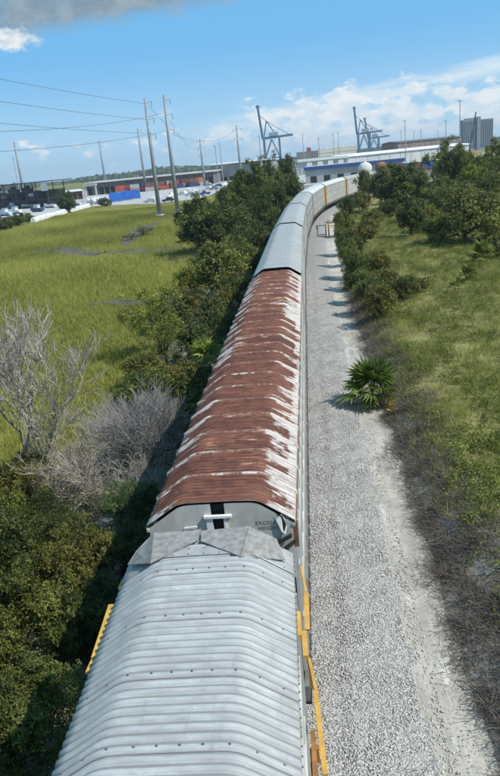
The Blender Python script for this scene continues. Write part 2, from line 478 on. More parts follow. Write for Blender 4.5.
# ------------------------------------------------------------------ autorack cars
CL, NP = 28.9, 24
PL = CL / NP                     # roof panel length
def prof_pts():
    """roof cross-section: flat middle, rounded fold, sloping shoulder, short drip edge"""
    half = [(0, 5.70), (.3, 5.70), (.60, 5.695), (.72, 5.685), (.80, 5.665), (.88, 5.63), (.98, 5.565), (1.15, 5.45), (1.34, 5.325), (1.50, 5.22), (1.51, 5.15)]
    return [(-x, z) for x, z in reversed(half[1:])] + half
PROF = prof_pts()
def panel_mesh(name, mt, ribs, per, hgt, sag=0.0):
    nx = len(PROF); V, F = [], []
    N = ribs * per
    for i in range(N + 1):
        y = .003 + (PL - .006) * i / N; ph = (i % per) / per
        h = hgt * min(1, max(0, (.5 - abs(ph - .5) * 1.0 - .19) / .15)) if per > 2 else hgt * (i % 2)
        if i < 1 or i > N - 1: h = .012
        for k, (x, z) in enumerate(PROF):
            e = 1 if 0 < k < nx - 1 else 0
            sx = .5 * (1 if x > 0 else -1) if .75 < abs(x) < 1.4 else 0
            V.append((x + sx * h * e, y, z + h * e * (.85 if sx else 1)))
    for i in range(N):
        for k in range(nx - 1):
            a = i * nx + k; F.append((a, a + 1, a + nx + 1, a + nx))
    return np_mesh(name, V, F, mt, False)
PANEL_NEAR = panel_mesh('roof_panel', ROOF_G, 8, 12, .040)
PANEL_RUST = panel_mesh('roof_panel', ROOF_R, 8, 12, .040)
PANEL_GREY = panel_mesh('roof_panel', ROOF_P, 8, 2, .018)

def side_mesh(sgn, mt):
    m = MB(); h = CL / 2
    m.box(sgn * 1.41 - .01, sgn * 1.41 + .01, -h + .5, h - .5, 1.15, 5.14)
    for i in range(NP + 1):                            # posts
        y = -h + .55 + (CL - 1.1) * i / NP
        m.box(sgn * 1.455 - .033, sgn * 1.455 + .033, y - .05, y + .05, 1.15, 5.13)
    for i in range(NP):                                # stepped sheets between posts
        y0 = -h + .62 + (CL - 1.1) * i / NP; y1 = y0 + (CL - 1.1) / NP - .14
        for z in np.arange(1.3, 5.0, .62):
            m.box(sgn * 1.431 - .009, sgn * 1.431 + .009, y0, y1, z, z + .5)
    for z in (2.55, 3.85, 5.06): m.box(sgn * 1.47 - .035, sgn * 1.47 + .035, -h + .5, h - .5, z - .06, z + .06)
    return m.mesh('side_wall', mt)
def end_door_mesh(sgn, mt):
    m = MB(); n = 6; pts = []
    for i in range(n + 1):
        a = i / n; x = .04 + 1.33 * a; y = -.10 - .10 * math.sin(a * math.pi) - .25 * a ** 3 * -1
        pts.append((sgn * x, y))
    for i in range(n):
        (x0, y0), (x1, y1) = pts[i], pts[i + 1]
        zt0, zt1 = [5.46 if abs(q) < .72 else 5.46 - (abs(q) - .72) * .62 for q in (x0, x1)]
        m.poly([(x0, y0, 1.15), (x1, y1, 1.15), (x1, y1, zt1), (x0, y0, zt0)])
        m.poly([(x0, y0 + .05, 1.15), (x0, y0 + .05, zt0), (x1, y1 + .05, zt1), (x1, y1 + .05, 1.15)])
        m.poly([(x0, y0, zt0), (x1, y1, zt1), (x1, y1 + .05, zt1), (x0, y0 + .05, zt0)])
    for z in (1.9, 3.2, 4.45):
        m.box(min(sgn * .05, sgn * 1.2), max(sgn * .05, sgn * 1.2), -.26, -.2, z - .05, z + .05)
    return m.mesh('end_door', mt)
def ladder_mesh(mt):
    m = MB()
    for x in (-.2, .2): m.box(x - .03, x + .03, -.03, .03, .5, 4.85)
    for z in np.arange(.7, 4.8, .42): m.box(-.17, .17, -.018, .018, z - .018, z + .018)
    return m.mesh('ladder', mt)
LADDERS = {True: ladder_mesh(YELLOW), False: ladder_mesh(SIDE)}
def wheel_mesh():
    m = MB(); n = 18
    m.tube([(-.07, 0, 0), (-.045, 0, 0), (-.044, 0, 0), (.07, 0, 0)], [.48, .48, .44, .43], n)
    m.tube([(.07, 0, 0), (.11, 0, 0)], [.14, .12], 10)
    return m.mesh('wheel', DARK)
WHEEL = wheel_mesh()
def bogie_mesh():
    m = MB()
    for sx in (-1.02, 1.02):
        m.prism([(-1.15, .38), (-1.15, .58), (-.45, .78), (.45, .78), (1.15, .58), (1.15, .38), (.7, .38), (.35, .22), (-.35, .22), (-.7, .38)], 'x', sx - .06, sx + .06)
    m.box(-.96, .96, -.2, .2, .40, .66)
    for y in (-.88, .88): m.tube([(-.80, y, .46), (.80, y, .46)], .07, 8)
    return m.mesh('bogie', DARK)
BOGIE = bogie_mesh()
def coupler_mesh():
    m = MB(); m.box(-.09, .09, -.62, 0, .72, .92); m.box(-.17, .13, -.80, -.622, .68, .96); m.box(-.17, -.05, -.98, -.802, .70, .94)
    return m.mesh('coupler', DARK)
COUPLER = coupler_mesh()
CSIDE = [side_mesh(-1, SIDE), side_mesh(1, SIDE)]
CDOOR = [end_door_mesh(-1, ENDM), end_door_mesh(1, ENDM)]
def deck_mesh():
    m = MB(); h = CL / 2; m.box(-1.385, 1.385, -h + .1, h - .1, .82, 1.14); m.box(-1.545, 1.545, -h + .1, h - .1, .60, .815); m.box(-.35, .35, -h + .1, h - .1, .45, .595)
    return m.mesh('deck', DARK)
DECK = deck_mesh()
def sill_mesh(mt):
    m = MB(); h = CL / 2; m.box(-.05, .05, -h, h, .78, 1.17)
    for i in range(40):
        y = -h + .4 + (CL - .8) * i / 39; m.box(.052, .10, y - .06, y + .06, .80, 1.15)
    return m.mesh('side_sill', mt)
SILLS = {True: sill_mesh(mat('orange_sill', (.36, .17, .045), (.22, .10, .03), 5, .7)), False: sill_mesh(mat('grey_sill', (.20, .19, .17), (.11, .10, .09), 3, .8))}
def sheet_roof(mt):
    m = panel_mesh('roof', mt, 8, 2, .012)
    V, F = [], []
    nx = len(PROF); h = CL / 2; N = NP * 2
    for i in range(N + 1):
        for k, (x, z) in enumerate(PROF): V.append((x, -h + CL * i / N, z + (.012 if i % 2 == 0 else 0)))
    for i in range(N):
        for k in range(nx - 1):
            a = i * nx + k; F.append((a, a + 1, a + nx + 1, a + nx))
    return np_mesh('roof', V, F, mt, False)
def post_mesh():
    m = MB(); m.box(-.16, .16, -.30, .30, .9, 5.1); m.box(-.2, .2, -.09, .09, 1.5, 1.7); m.box(-.2, .2, -.09, .09, 3.5, 3.7)
    return m.mesh('corner_post', YELLOW)
POST = post_mesh()
def seam_cap_mesh():
    m, nt, b = new_mat('seam_cap_rusty')
    P = geo_pos(nt); ox = sep(nt, obj_pos(nt))[0]
    n1 = noise(nt, vscale(nt, P, 1.1, 1.3, 1), 1.4, 6, .65); n2 = noise(nt, vscale(nt, P, 3, 3, 1), 3.0, 5, .7)
    c = mixc(nt, n2.step(.35, .65), (.12, .050, .034), (.30, .15, .095))
    c = mixc(nt, (n1 * .7 + n2 * .3 + ox.abs().step(.6, .95) * .07 + (ox - .85).step(0, .3) * .06).step(.51, .61), c, (.56, .48, .41))
    setc(nt, b, c); b.inputs['Roughness'].default_value = .75
    nx = len(PROF); V, F = [], []
    for y, dz in ((-.040, .03), (-.034, .062), (.030, .062), (.036, .03)):
        for k, (x, z) in enumerate(PROF):
            sg = (1 if x > 0 else -1) * .45 * dz if abs(x) > .75 else 0
            V.append((x + sg, y, z + dz))
    for i in range(3):
        for k in range(nx - 1):
            a = i * nx + k; F.append((a, a + 1, a + nx + 1, a + nx))
    return np_mesh('seam_cap', V, F, m)
SEAM_CAP = seam_cap_mesh()
ROOFS = {'grey': sheet_roof(ROOF_P), 'pale': sheet_roof(ROOF_W)}
BOLT = mat('dark_bolt', (.15, .14, .13))
def make_car(s_mid, kind, label, posts=(0, 0)):
    a = at_s(s_mid - CL / 2 + 2); b = at_s(s_mid + CL / 2 - 2); p = (a + b) / 2; d = b - a
    t = empty('autorack_rail_car', (p[0], p[1], 0), math.atan2(-d[0], d[1]), label, 'rail car', 'autorack cars of the freight train')
    h = CL / 2
    link('deck', DECK, t)
    for sgn in (-1, 1):
        link('side_sill', SILLS[kind == 'near'], t, (sgn * (1.60 if kind == 'near' else 1.47), 0, 0), (0, 0, 0 if sgn > 0 else math.pi))
        link('side_wall', CSIDE[(sgn + 1) // 2], t)
        bg = link('bogie', BOGIE, t, (0, sgn * (h - 4.2), 0))
        for wx in (-.80, .80):
            for wy in (-.88, .88): link('wheel', WHEEL, bg, (wx, wy, .46), (0, 0, 0 if wx > 0 else math.pi))
        link('coupler', COUPLER, t, (0, sgn * h, 0), (0, 0, 0 if sgn < 0 else math.pi))
        for e in (0, 1): link('end_door', CDOOR[e], t, (0, sgn * (h - .32), 0), (0, 0, 0 if sgn < 0 else math.pi))
        for e in (-1, 1):
            link('ladder', LADDERS[kind == 'pale'], t, (e * 1.50, sgn * (h - .9), 0), (0, 0, math.pi / 2))
            if posts[(sgn + 1) // 2]: link('corner_post', POST, t, (e * 1.36, sgn * (h - .32), 0))
    if kind in ROOFS:
        link('roof', ROOFS[kind], t)
    else:
        me = {'near': PANEL_NEAR, 'rust': PANEL_RUST, 'panel': PANEL_GREY}[kind]
        m = MB()
        for sx in (-1, 1): m.box(sx * 1.475 - .028, sx * 1.475 + .028, -h, h, 5.10, 5.16)
        for i in range(1, NP):                         # carlines under the sheets
            y = -h + CL * i / NP
            m.box(-1.4, 1.4, y - .02, y + .02, 5.04, 5.10)
        r = m.obj('roof_frame', SIDE, t)
        for i in range(NP):
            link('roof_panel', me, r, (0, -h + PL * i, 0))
            if kind == 'rust' and i: link('seam_cap', SEAM_CAP, r, (0, -h + PL * i, 0))
        if kind == 'near':                             # dark bolt heads along the seams and the drip edge
            m = MB()
            for i in range(NP + 1):
                y = -h + PL * i + (.080 if i < NP else -.080)
                for x in (-1.32, -1.02, -.72, -.4, -.13, .14, .41, .72, 1.02, 1.32):
                    z = np.interp(x, [q[0] for q in PROF], [q[1] for q in PROF]) + .044
                    m.tube([(x, y, z), (x, y, z + .020)], [.015, .010], 6)
            for i in range(NP * 8):
                y = -h + .08 + .1505 * i
                for sx in (-1, 1): m.tube([(sx * 1.505, y, 5.19), (sx * 1.53, y, 5.19)], [.014, .012], 5)
            tag(m.obj('bolts', BOLT, r), kind='stuff')
    return t
SR = s_of_y(12.1)                # red car starts here
STEP = CL + 1.25
cars = []
specs = [('near', 'bare galvanised corrugated-roof rail car with bent grey plates over its end'),
         ('rust', 'rail car with a heavily rusted red-brown roof streaked white'),
         ('panel', 'grey-roofed rail car coupled straight behind the rust-roofed car'),
         ('grey', 'grey-roofed rail car, second behind the rust-roofed car'),
         ('grey', 'grey-roofed rail car, third behind the rust-roofed car, entering the bend'),
         ('pale', 'rail car with a nearly white roof on the bend'),
         ('pale', 'rail car standing broadside on the bend with orange posts at both ends'),
         ('grey', 'last rail car in view, half hidden by shrubs after the broadside orange-posted car')]
for i, (k, l) in enumerate(specs):
    mid = SR + CL / 2 + (i - 1) * STEP
    cars.append(make_car(mid, k, l, {6: (1, 1), 7: (1, 1)}.get(i, (0, 0))))

# --- end detail of the rust-roofed car (its own frame: near end at y = -CL/2)
def rust_end():
    t = cars[1]; y = -CL / 2
    m = MB()                                           # end sheet above the doors, following the roof outline
    out = [(x * .965, z - .05) for x, z in PROF[1:-1]]
    for lo, hi in ((-1.5, -.16), (.12, 1.5)):
        pts = [(x, z) for x, z in out if lo <= x <= hi]
        zt = lambda q: np.interp(q, [p[0] for p in out], [p[1] for p in out])
        if lo > -1: pts = [(lo, zt(lo))] + pts
        else: pts = pts + [(hi, zt(hi))]
        pts = [(pts[0][0], 3.9)] + pts + [(pts[-1][0], 3.9)]
        m.prism(pts, 'y', y + .02, y + .05)
    e = m.obj('end_sheet', ENDM, t)
    m = MB(); m.box(-.17, .13, y + .14, y + .16, 3.9, 5.58); m.obj('door_gap', DARK, t)
    m = MB(); m.box(-.30, .26, y - .06, y + .018, 5.37, 5.42); m.box(-.26, -.13, y - .03, y + .018, 5.05, 5.368); m.box(.09, .15, y - .03, y + .018, 5.05, 5.368)
    m.obj('latch_bracket', WHITE, t)
    m = MB(); m.bar((-.72, y - .02, 5.16), (-.46, y - .03, 5.19), .04); m.obj('grab_handle', WHITE, t)
    m = MB()                                           # torn black seal at the corner
    m.poly([(1.12, y - .01, 5.42), (1.26, y - .02, 5.35), (1.33, y - .03, 5.16), (1.28, y - .04, 5.0), (1.22, y - .03, 5.1), (1.24, y - .02, 5.25)])
    m.bar((1.05, y - .05, 4.72), (1.42, y - .10, 4.95), .10, .05); m.bar((1.2, y - .09, 4.6), (1.5, y - .05, 4.8), .08, .05)
    m.obj('torn_seal', DARK, t)
    m = MB(); m.poly([(1.13, y - .03, 5.27), (1.22, y - .05, 5.02), (1.30, y - .03, 4.93), (1.34, y + 0, 5.1), (1.29, y, 5.3), (1.24, y - .01, 5.38)])
    m.obj('curled_sheet', WHITE, t)
    m = MB(); m.box(1.44, 1.54, y + .2, y + .24, 4.5, 5.1); m.box(1.50, 1.525, y + .25, y + 26, 5.02, 5.10); m.obj('rusty_side_rail', mat('rust_plain', (.22, .10, .055), (.13, .06, .04), 4, .8), t)
    txt = mat('stencil_paint', (.06, .055, .05), (.17, .16, .14), 9, .8)
    for line, x, z, h in (('EXCESS', .71, 5.15, .080), ('HEIGHT', .765, 5.03, .080)):
        c = bpy.data.curves.new('lettering', 'FONT'); c.body = line; c.size = h * 1.38; c.extrude = .001; c.space_character = 1.12
        o = bpy.data.objects.new('tmp', c); COL.objects.link(o)
        bpy.context.view_layer.update()
        me = bpy.data.meshes.new_from_object(o.evaluated_get(bpy.context.evaluated_depsgraph_get()))
        bpy.data.objects.remove(o); me.materials.clear(); me.materials.append(txt); me.name = 'lettering'
        link('lettering', me, e, (x, y + .017, z), (math.pi / 2, 0, 0))
    return t
rust_end()
# --- bent plates and yellow hardware of the nearest car (far end at y = +CL/2)
def near_end():
    t = cars[0]; bpy.context.view_layer.update()
    inv = Matrix.LocRotScale(t.location, t.rotation_euler, None).inverted()
    def L(u, v, z): return inv @ Vector(pz(u, v, z))
    plate('bent_plate', [L(199.6, 529.6, 5.80), L(154, 532.7, 5.77), L(150.4, 562.7, 5.755), L(199, 539, 5.79)], .018, PLATE, t)
    plate('bent_plate', [L(153.6, 532.9, 5.765), L(136, 551, 5.56), L(127.6, 564.5, 5.40), L(150, 562.9, 5.75)], .016, PLATE, t)
    plate('bent_plate', [L(248.7, 526, 5.78), L(201.8, 530.5, 5.80), L(200.5, 540.6, 5.79), L(240, 556, 5.755)], .018, PLATE, t)
    plate('bent_plate', [L(276.5, 538.5, 5.60), L(249, 526.2, 5.785), L(240.4, 555.9, 5.765), L(285.5, 559.5, 5.43)], .016, PLATE, t)
    m = MB(); y = CL / 2 - .42                         # flat end sheet with rivets just before the plates
    xs = [q[0] for q in PROF]; zs = [q[1] for q in PROF]
    V, F = [], []; n = len(PROF)
    for yy in (y - .30, y - .02):
        for x, z in PROF: V.append((x, yy, z + .046))
    for k in range(n - 1): F.append((k, k + 1, n + k + 1, n + k))
    link('end_flashing', np_mesh('end_flashing', V, F, mat('dull_flashing', (.36, .36, .345), (.27, .265, .25), 4, .7)), t)
    m = MB()
    for yy in (y - .25, y - .08):
        for x in np.arange(-1.35, 1.4, .27):
            z = np.interp(x, xs, zs) + .045; m.tube([(x, yy, z), (x, yy, z + .014)], [.013, .01], 6)
    tag(m.obj('rivets', BOLT, t), kind='stuff')
    # yellow boards and posts beside the roof edge
    for a, b, w, h in (((112.5, 605, 5.14), (95.5, 658, 5.14), .13, .04), ((124.5, 580, 5.14), (120.5, 589, 5.14), .09, .04), ((95, 655, 5.12), (87, 673, 5.12), .045, .04)):
        MB().bar(L(*a), L(*b), w, h).obj('yellow_board', YELLOW, t)
    for a, b, w, h in (((301, 566, 4.9), (306, 592, 4.6), .04, .04), ((306.2, 593, 4.6), (307.5, 630, 4.3), .085, .06), ((298.6, 612, 4.95), (300, 636, 4.95), .06, .04), ((304, 632, 4.6), (306, 657, 4.5), .08, .07)):
        MB().bar(L(*a), L(*b), w, h).obj('yellow_post', YELLOW, t)
    MB().bar(L(325.5, 776, 2.6), L(315.5, 692, 2.6), .085, .09).obj('side_rail', YELLOW, t); MB().bar(L(315.2, 690, 2.6), L(308.5, 658, 3.2), .06, .07).obj('side_rail', YELLOW, t)
near_end()

# ------------------------------------------------------------------ plants
def unit(v): return v / np.maximum(np.linalg.norm(v, axis=-1, keepdims=True), 1e-6)
def diamonds(P, N, L, W, rng):
    n = len(P); a = unit(np.cross(N, rng.normal(size=(n, 3)))); b = np.cross(unit(N), a)
    L = (L * rng.uniform(.7, 1.3, n))[:, None]; W = (W * rng.uniform(.7, 1.3, n))[:, None]
    V = np.stack([P - a * L / 2, P + b * W / 2, P + a * L / 2, P - b * W / 2], 1).reshape(-1, 3)
    return V, np.arange(4 * n).reshape(n, 4)
def crown_mesh(name, seed, h, r, base, nlobe, ntwig, per, leaf, spread, lobe_r=(.34, .55), taper=0.0, asp=.5, gap=.0):
    """foliage: lobes round the limbs, each a shell of twigs, each twig a spray of leaves"""
    rng = np.random.RandomState(seed)
    zc, zr = (h + base) / 2, (h - base) / 2
    C, Rr = [], []
    for i in range(nlobe):
        while True:
            q = rng.uniform(-1, 1, 3)
            if np.linalg.norm(q) < 1: break
        t = (q[2] + 1) / 2; k = 1 - taper * t
        lr = rng.uniform(*lobe_r) * (1 - taper * .6 * t)
        if rng.rand() < .28: lr *= .55; q = q / max(.3, np.linalg.norm(q)) * rng.uniform(.95, 1.22)
        C.append((q[0] * r * (1 - lr * .8) * k, q[1] * r * (1 - lr * .8) * k, zc + q[2] * zr * (1 - lr * .6))); Rr.append(lr * r)
    C = np.array(C); Rr = np.array(Rr)
    w = Rr ** 2; idx = rng.choice(nlobe, ntwig, p=w / w.sum())
    d = unit(rng.normal(size=(ntwig, 3)) + np.array([0, 0, .25]))
    ph = rng.uniform(0, 6.28, (nlobe, 3))[idx]
    lump = 1 + .22 * np.sin(d[:, 0] * 5 + ph[:, 0]) * np.sin(d[:, 1] * 5 + ph[:, 1]) + .13 * np.sin(d[:, 2] * 9 + ph[:, 2] + d[:, 0] * 7)
    rf = (1 - np.abs(rng.normal(0, .24, ntwig))) * lump
    T = C[idx] + d * (Rr[idx] * rf)[:, None] * np.array([1, 1, .9])
    keep = (T[:, 2] > base * .6) & (rng.rand(ntwig) > gap * (np.sin(T[:, 0] * 3.1 / r * 2 + 1) * np.sin(T[:, 1] * 2.7 / r * 2) + 1) / 2)
    T, d, idx = T[keep], d[keep], idx[keep]
    tv = np.clip(rng.normal(.45, .2, len(T)) + rng.normal(0, .13, nlobe)[idx], 0, 1)
    ax = unit(d * .7 + rng.normal(size=d.shape) * .5 + np.array([0, 0, asp]))
    k = rng.uniform(0, 1, (len(T), per, 1))
    P = T[:, None] + ax[:, None] * (k - .35) * spread * 1.8 + rng.normal(size=(len(T), per, 3)) * spread * .32
    N = unit(d[:, None] * .6 + rng.normal(size=P.shape) * .7 + np.array([0, 0, .45]))
    V, F = diamonds(P.reshape(-1, 3), N.reshape(-1, 3), leaf, leaf * .55, rng)
    var = np.clip(np.repeat(tv, per) + rng.normal(0, .16, len(F)), 0, 1)
    return np_mesh(name, V, F, LEAF, False, var), C, Rr
def trunk_mesh(C, base, h, tr, seed, n=6):
    rng = random.Random(seed); m = MB()
    fork = (rng.uniform(-.06, .06) * h, rng.uniform(-.06, .06) * h, base * .7 + h * .08)
    m.tube([(0, 0, -.4), (fork[0] * .4, fork[1] * .4, fork[2] * .5), fork], [tr * 1.25, tr, tr * .85], n)
    for c in C[:14]:
        mid = [(fork[i] + c[i]) / 2 + rng.uniform(-.05, .05) * h for i in range(3)]
        m.tube([fork, mid, tuple(c)], [tr * .6, tr * .38, tr * .12], 5)
    return m.mesh('trunk', BARK, True)
PROTO = {}
def proto(key, n, **kw):
    L = []
    for i in range(n):
        tr = kw.get('tr', .08); k = {a: b for a, b in kw.items() if a != 'tr'}
        me, C, Rr = crown_mesh('crown', hash(key) % 1 + i * 17 + sum(map(ord, key)), **k)
        L.append((me, trunk_mesh(C, kw['base'], kw['h'], tr, i + 3), kw['h'], kw['r']))
    PROTO[key] = L
proto('near', 4, h=3.4, r=1.9, base=.3, nlobe=34, ntwig=2900, per=18, leaf=.078, spread=.14, lobe_r=(.13, .36), gap=.6)
proto('shrub', 6, h=3.0, r=1.9, base=.2, nlobe=26, ntwig=1500, per=11, leaf=.14, spread=.17, lobe_r=(.18, .42), gap=.55)
proto('oak', 3, h=10., r=6., base=.3, nlobe=34, ntwig=3000, per=13, leaf=.30, spread=.42, lobe_r=(.16, .36), tr=.32, gap=.3)
proto('cedar', 2, h=6., r=1.9, base=.2, nlobe=24, ntwig=1500, per=11, leaf=.17, spread=.22, lobe_r=(.3, .5), taper=.75, asp=.9, tr=.12)
proto('airy', 2, h=5.2, r=2.5, base=.9, nlobe=26, ntwig=900, per=11, leaf=.14, spread=.24, lobe_r=(.14, .28), gap=.5, tr=.09)
_vc = [0]
def plant(kind, x, y, h, r, tint, name, label, cat, group=None, z=None, seed=None):
    _vc[0] += 1; k = _vc[0] if seed is None else seed
    cm, tm, ph, pr = PROTO[kind][k % len(PROTO[kind])]
    z = float(hz(x, y)) if z is None else z
    o = empty(name, (x, y, z), k * 2.399, label, cat, group)
    o.scale = (r / pr, r / pr, h / ph)
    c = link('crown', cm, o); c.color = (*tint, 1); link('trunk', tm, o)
    return o
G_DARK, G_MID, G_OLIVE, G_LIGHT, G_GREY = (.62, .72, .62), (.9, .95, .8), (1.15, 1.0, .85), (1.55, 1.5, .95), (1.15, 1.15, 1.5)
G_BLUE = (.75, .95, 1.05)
# dense shrubs beside the two nearest cars
NEAR_L = ' dark green shrub beside the bare corrugated-roof car, '
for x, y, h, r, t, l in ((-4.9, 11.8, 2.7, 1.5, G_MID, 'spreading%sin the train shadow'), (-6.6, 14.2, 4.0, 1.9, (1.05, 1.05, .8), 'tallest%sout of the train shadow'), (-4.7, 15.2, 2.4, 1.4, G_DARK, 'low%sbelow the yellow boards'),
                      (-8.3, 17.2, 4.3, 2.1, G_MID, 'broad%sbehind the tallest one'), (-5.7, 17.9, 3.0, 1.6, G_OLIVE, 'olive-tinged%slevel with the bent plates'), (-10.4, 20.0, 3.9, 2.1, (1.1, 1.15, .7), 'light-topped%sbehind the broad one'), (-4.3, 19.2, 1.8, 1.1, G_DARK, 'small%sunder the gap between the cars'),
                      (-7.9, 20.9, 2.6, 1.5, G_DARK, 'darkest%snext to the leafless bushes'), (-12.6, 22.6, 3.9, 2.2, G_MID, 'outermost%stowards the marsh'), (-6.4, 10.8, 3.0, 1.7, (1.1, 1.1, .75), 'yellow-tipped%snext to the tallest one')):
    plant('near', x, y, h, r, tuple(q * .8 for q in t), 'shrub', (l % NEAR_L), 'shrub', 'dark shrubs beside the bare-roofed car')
for x, y, h, r, t, l in ((-10.9, 25.4, 2.7, 1.7, G_OLIVE, 'low olive green shrub under the bare grey tree'),
                         (-5.2, 22.8, 1.7, 1.3, G_BLUE, 'small bluish green shrub between grey leafless bushes and train')):
    plant('near', x, y, h, r, t, 'shrub', l, 'shrub')
for x, y, h, r, t, l in ((-6.6, 34.2, 2.8, 1.9, (.8, .85, .65), 'wide dark shrub just beyond the smoky grey bush'), (-8.4, 37.5, 2.2, 1.7, G_DARK, 'dark shrub at the marsh edge beside the wide dark one'), (-5.2, 36.7, 2.5, 1.5, G_OLIVE, 'olive shrub between the wide dark one and the fan palm'), (-4.3, 32.6, 2.3, 1.3, G_DARK, 'dark shrub in the shade of the rust-roofed car'),
                      (-6.2, 45.5, 2.4, 1.7, G_DARK, 'dark shrub behind the light green fan palm'), (-4.2, 49, 2.2, 1.4, G_DARK, 'dark shrub between fan palm and rounded grey-green shrub'), (-4.3, 29.8, 2.0, 1.2, G_OLIVE, 'small olive shrub between smoky grey bush and the rust-roofed car')):
    plant('shrub', x, y, h, r, t, 'shrub', l, 'shrub', 'dark shrubs beside the rust-roofed car')
plant('airy', -9.8, 50, 5.4, 2.7, G_LIGHT, 'small_tree', 'airy yellow-green small tree at the edge of the marsh', 'tree')
plant('airy', -8.6, 47, 3.6, 1.9, (1.3, 1.35, .9), 'small_tree', 'low yellow-green tree leaning against the airy marsh-edge tree', 'tree')
plant('shrub', -6.1, 54, 2.9, 1.6, (.8, .85, 1.1), 'shrub', 'rounded dark grey-green shrub between palm and marsh', 'shrub')
for x, y, h, r, t, l in ((-7.0, 70, 5.2, 3.4, (1.2, 1.2, .95), 'large light green bush below the dark oaks'),
                         (-9.6, 63, 2.6, 1.9, G_OLIVE, 'low olive bush at the foot of the large light green bush'),
                         (-4.6, 62, 2.9, 1.7, G_DARK, 'dark bush pressed against the far end of the rust-roofed car'),
                         (-4.8, 80, 4.0, 2.5, G_MID, 'mid green bush beside the first grey-roofed car'),
                         (-9.4, 85, 3.6, 2.6, G_MID, 'green bush between the light green bush and the oaks'),
                         (-8.6, 41.5, 2.4, 1.7, G_OLIVE, 'olive bush at the marsh edge level with the light green fan palm'),
                         (-9.8, 57, 2.8, 2.0, G_MID, 'green bush just behind the airy yellow-green tree'),
                         (-5.4, 58.5, 2.6, 1.6, G_OLIVE, 'olive bush between the rounded grey-green shrub and the dark far bush'),
                         (-11.2, 76, 3.0, 2.2, G_LIGHT, 'pale green bush on the marsh side of the large light green bush'),
                         (-7.6, 88, 4.0, 2.4, G_MID, 'bush standing between the first oaks and the light green bush'),
                         (-6.8, 102, 5.0, 3.2, G_DARK, 'dark bush in the gap between the broad marsh oak and the train'),
                         (-5.0, 95, 4.6, 2.6, G_DARK, 'dark bush where the oaks begin beside the train')):
    plant('shrub', x, y, h, r, t, 'shrub', l, 'shrub')
for x, y, h, r, t, l in ((-12.2, 111, 9.0, 6.6, G_DARK, 'broad dark oak standing out over the marsh grass'),
                         (-5.8, 116, 7.2, 4.4, G_DARK, 'dark oak between the broad marsh oak and the train'),
                         (-14, 140, 9.0, 5.5, (.72, .78, .6), 'dark oak half hidden behind the broad marsh oak'),
                         (-8.2, 150, 13.0, 6.0, (.75, .8, .6), 'tall oak with a ragged top below the container crane'),
                         (-1.6, 160, 13.6, 5.4, G_DARK, 'tall dark oak at the inside of the train, next to the white roof'),
                         (-3.8, 132, 8.0, 4.5, G_DARK, 'lower dark oak beside the second grey-roofed car'),
                         (-9, 175, 13.5, 6.0, (.7, .75, .6), 'tall oak farthest along the railway before the yard')):
    plant('oak', x, y, h, r, t, 'oak_tree', l, 'tree', 'oaks beside the train')

# gravel side
def on(u, v, z=.25): p = pz(u, v, z); return float(p[0]), float(p[1])
for u, v, h, r, t, l in ((381, 318, 2.6, 1.5, G_OLIVE, 'olive shrub at the gravel edge, first one past the lone palm'), (363, 296, 2.6, 1.4, G_MID, 'green shrub at the gravel edge, second past the lone palm'), (354, 272, 3.0, 1.6, G_MID, 'green shrub at the gravel edge, third past the lone palm'),
                      (347, 250, 3.2, 1.8, G_OLIVE, 'olive shrub at the gravel edge, fourth past the lone palm'), (345, 232, 3.4, 1.9, G_MID, 'shrub leaning over the yellow gate'), (349, 218, 3.6, 2.2, G_DARK, 'dark shrub just beyond the yellow gate'),
                      (372, 307, 2.4, 1.5, G_MID, 'shrub wedged between the first and second gravel-edge shrubs'), (357, 283, 2.7, 1.5, G_DARK, 'dark shrub wedged between the second and third gravel-edge shrubs'), (350, 260, 3.0, 1.7, G_DARK, 'dark shrub wedged between the third and fourth gravel-edge shrubs')):
    x, y = on(u, v); plant('shrub', x, y, h, r, t, 'shrub', l, 'shrub', 'shrubs along the gravel edge')
for u, v, h, r, t, l in ((402, 300, 2.0, 1.5, G_MID, 'green shrub standing out into the meadow behind the first gravel-edge shrub'), (378, 272, 2.5, 1.8, G_OLIVE, 'olive shrub in the grass behind the third gravel-edge shrub'), (366, 243, 3.2, 2.1, G_OLIVE, 'olive shrub in the grass behind the fourth gravel-edge shrub'),
                      (362, 212, 3.8, 2.6, G_OLIVE, 'big olive shrub below the train end'), (384, 290, 1.8, 1.4, G_OLIVE, 'low olive shrub in the grass behind the second gravel-edge shrub'), (372, 226, 2.6, 2.0, G_MID, 'green shrub in the grass behind the gate shrubs'), (419, 293, 1.2, 1.0, G_OLIVE, 'smallest olive shrub alone in the open meadow')):
    x, y = on(u, v); plant('shrub', x, y, h, r, t, 'shrub', l, 'shrub', 'shrubs behind the gravel edge')
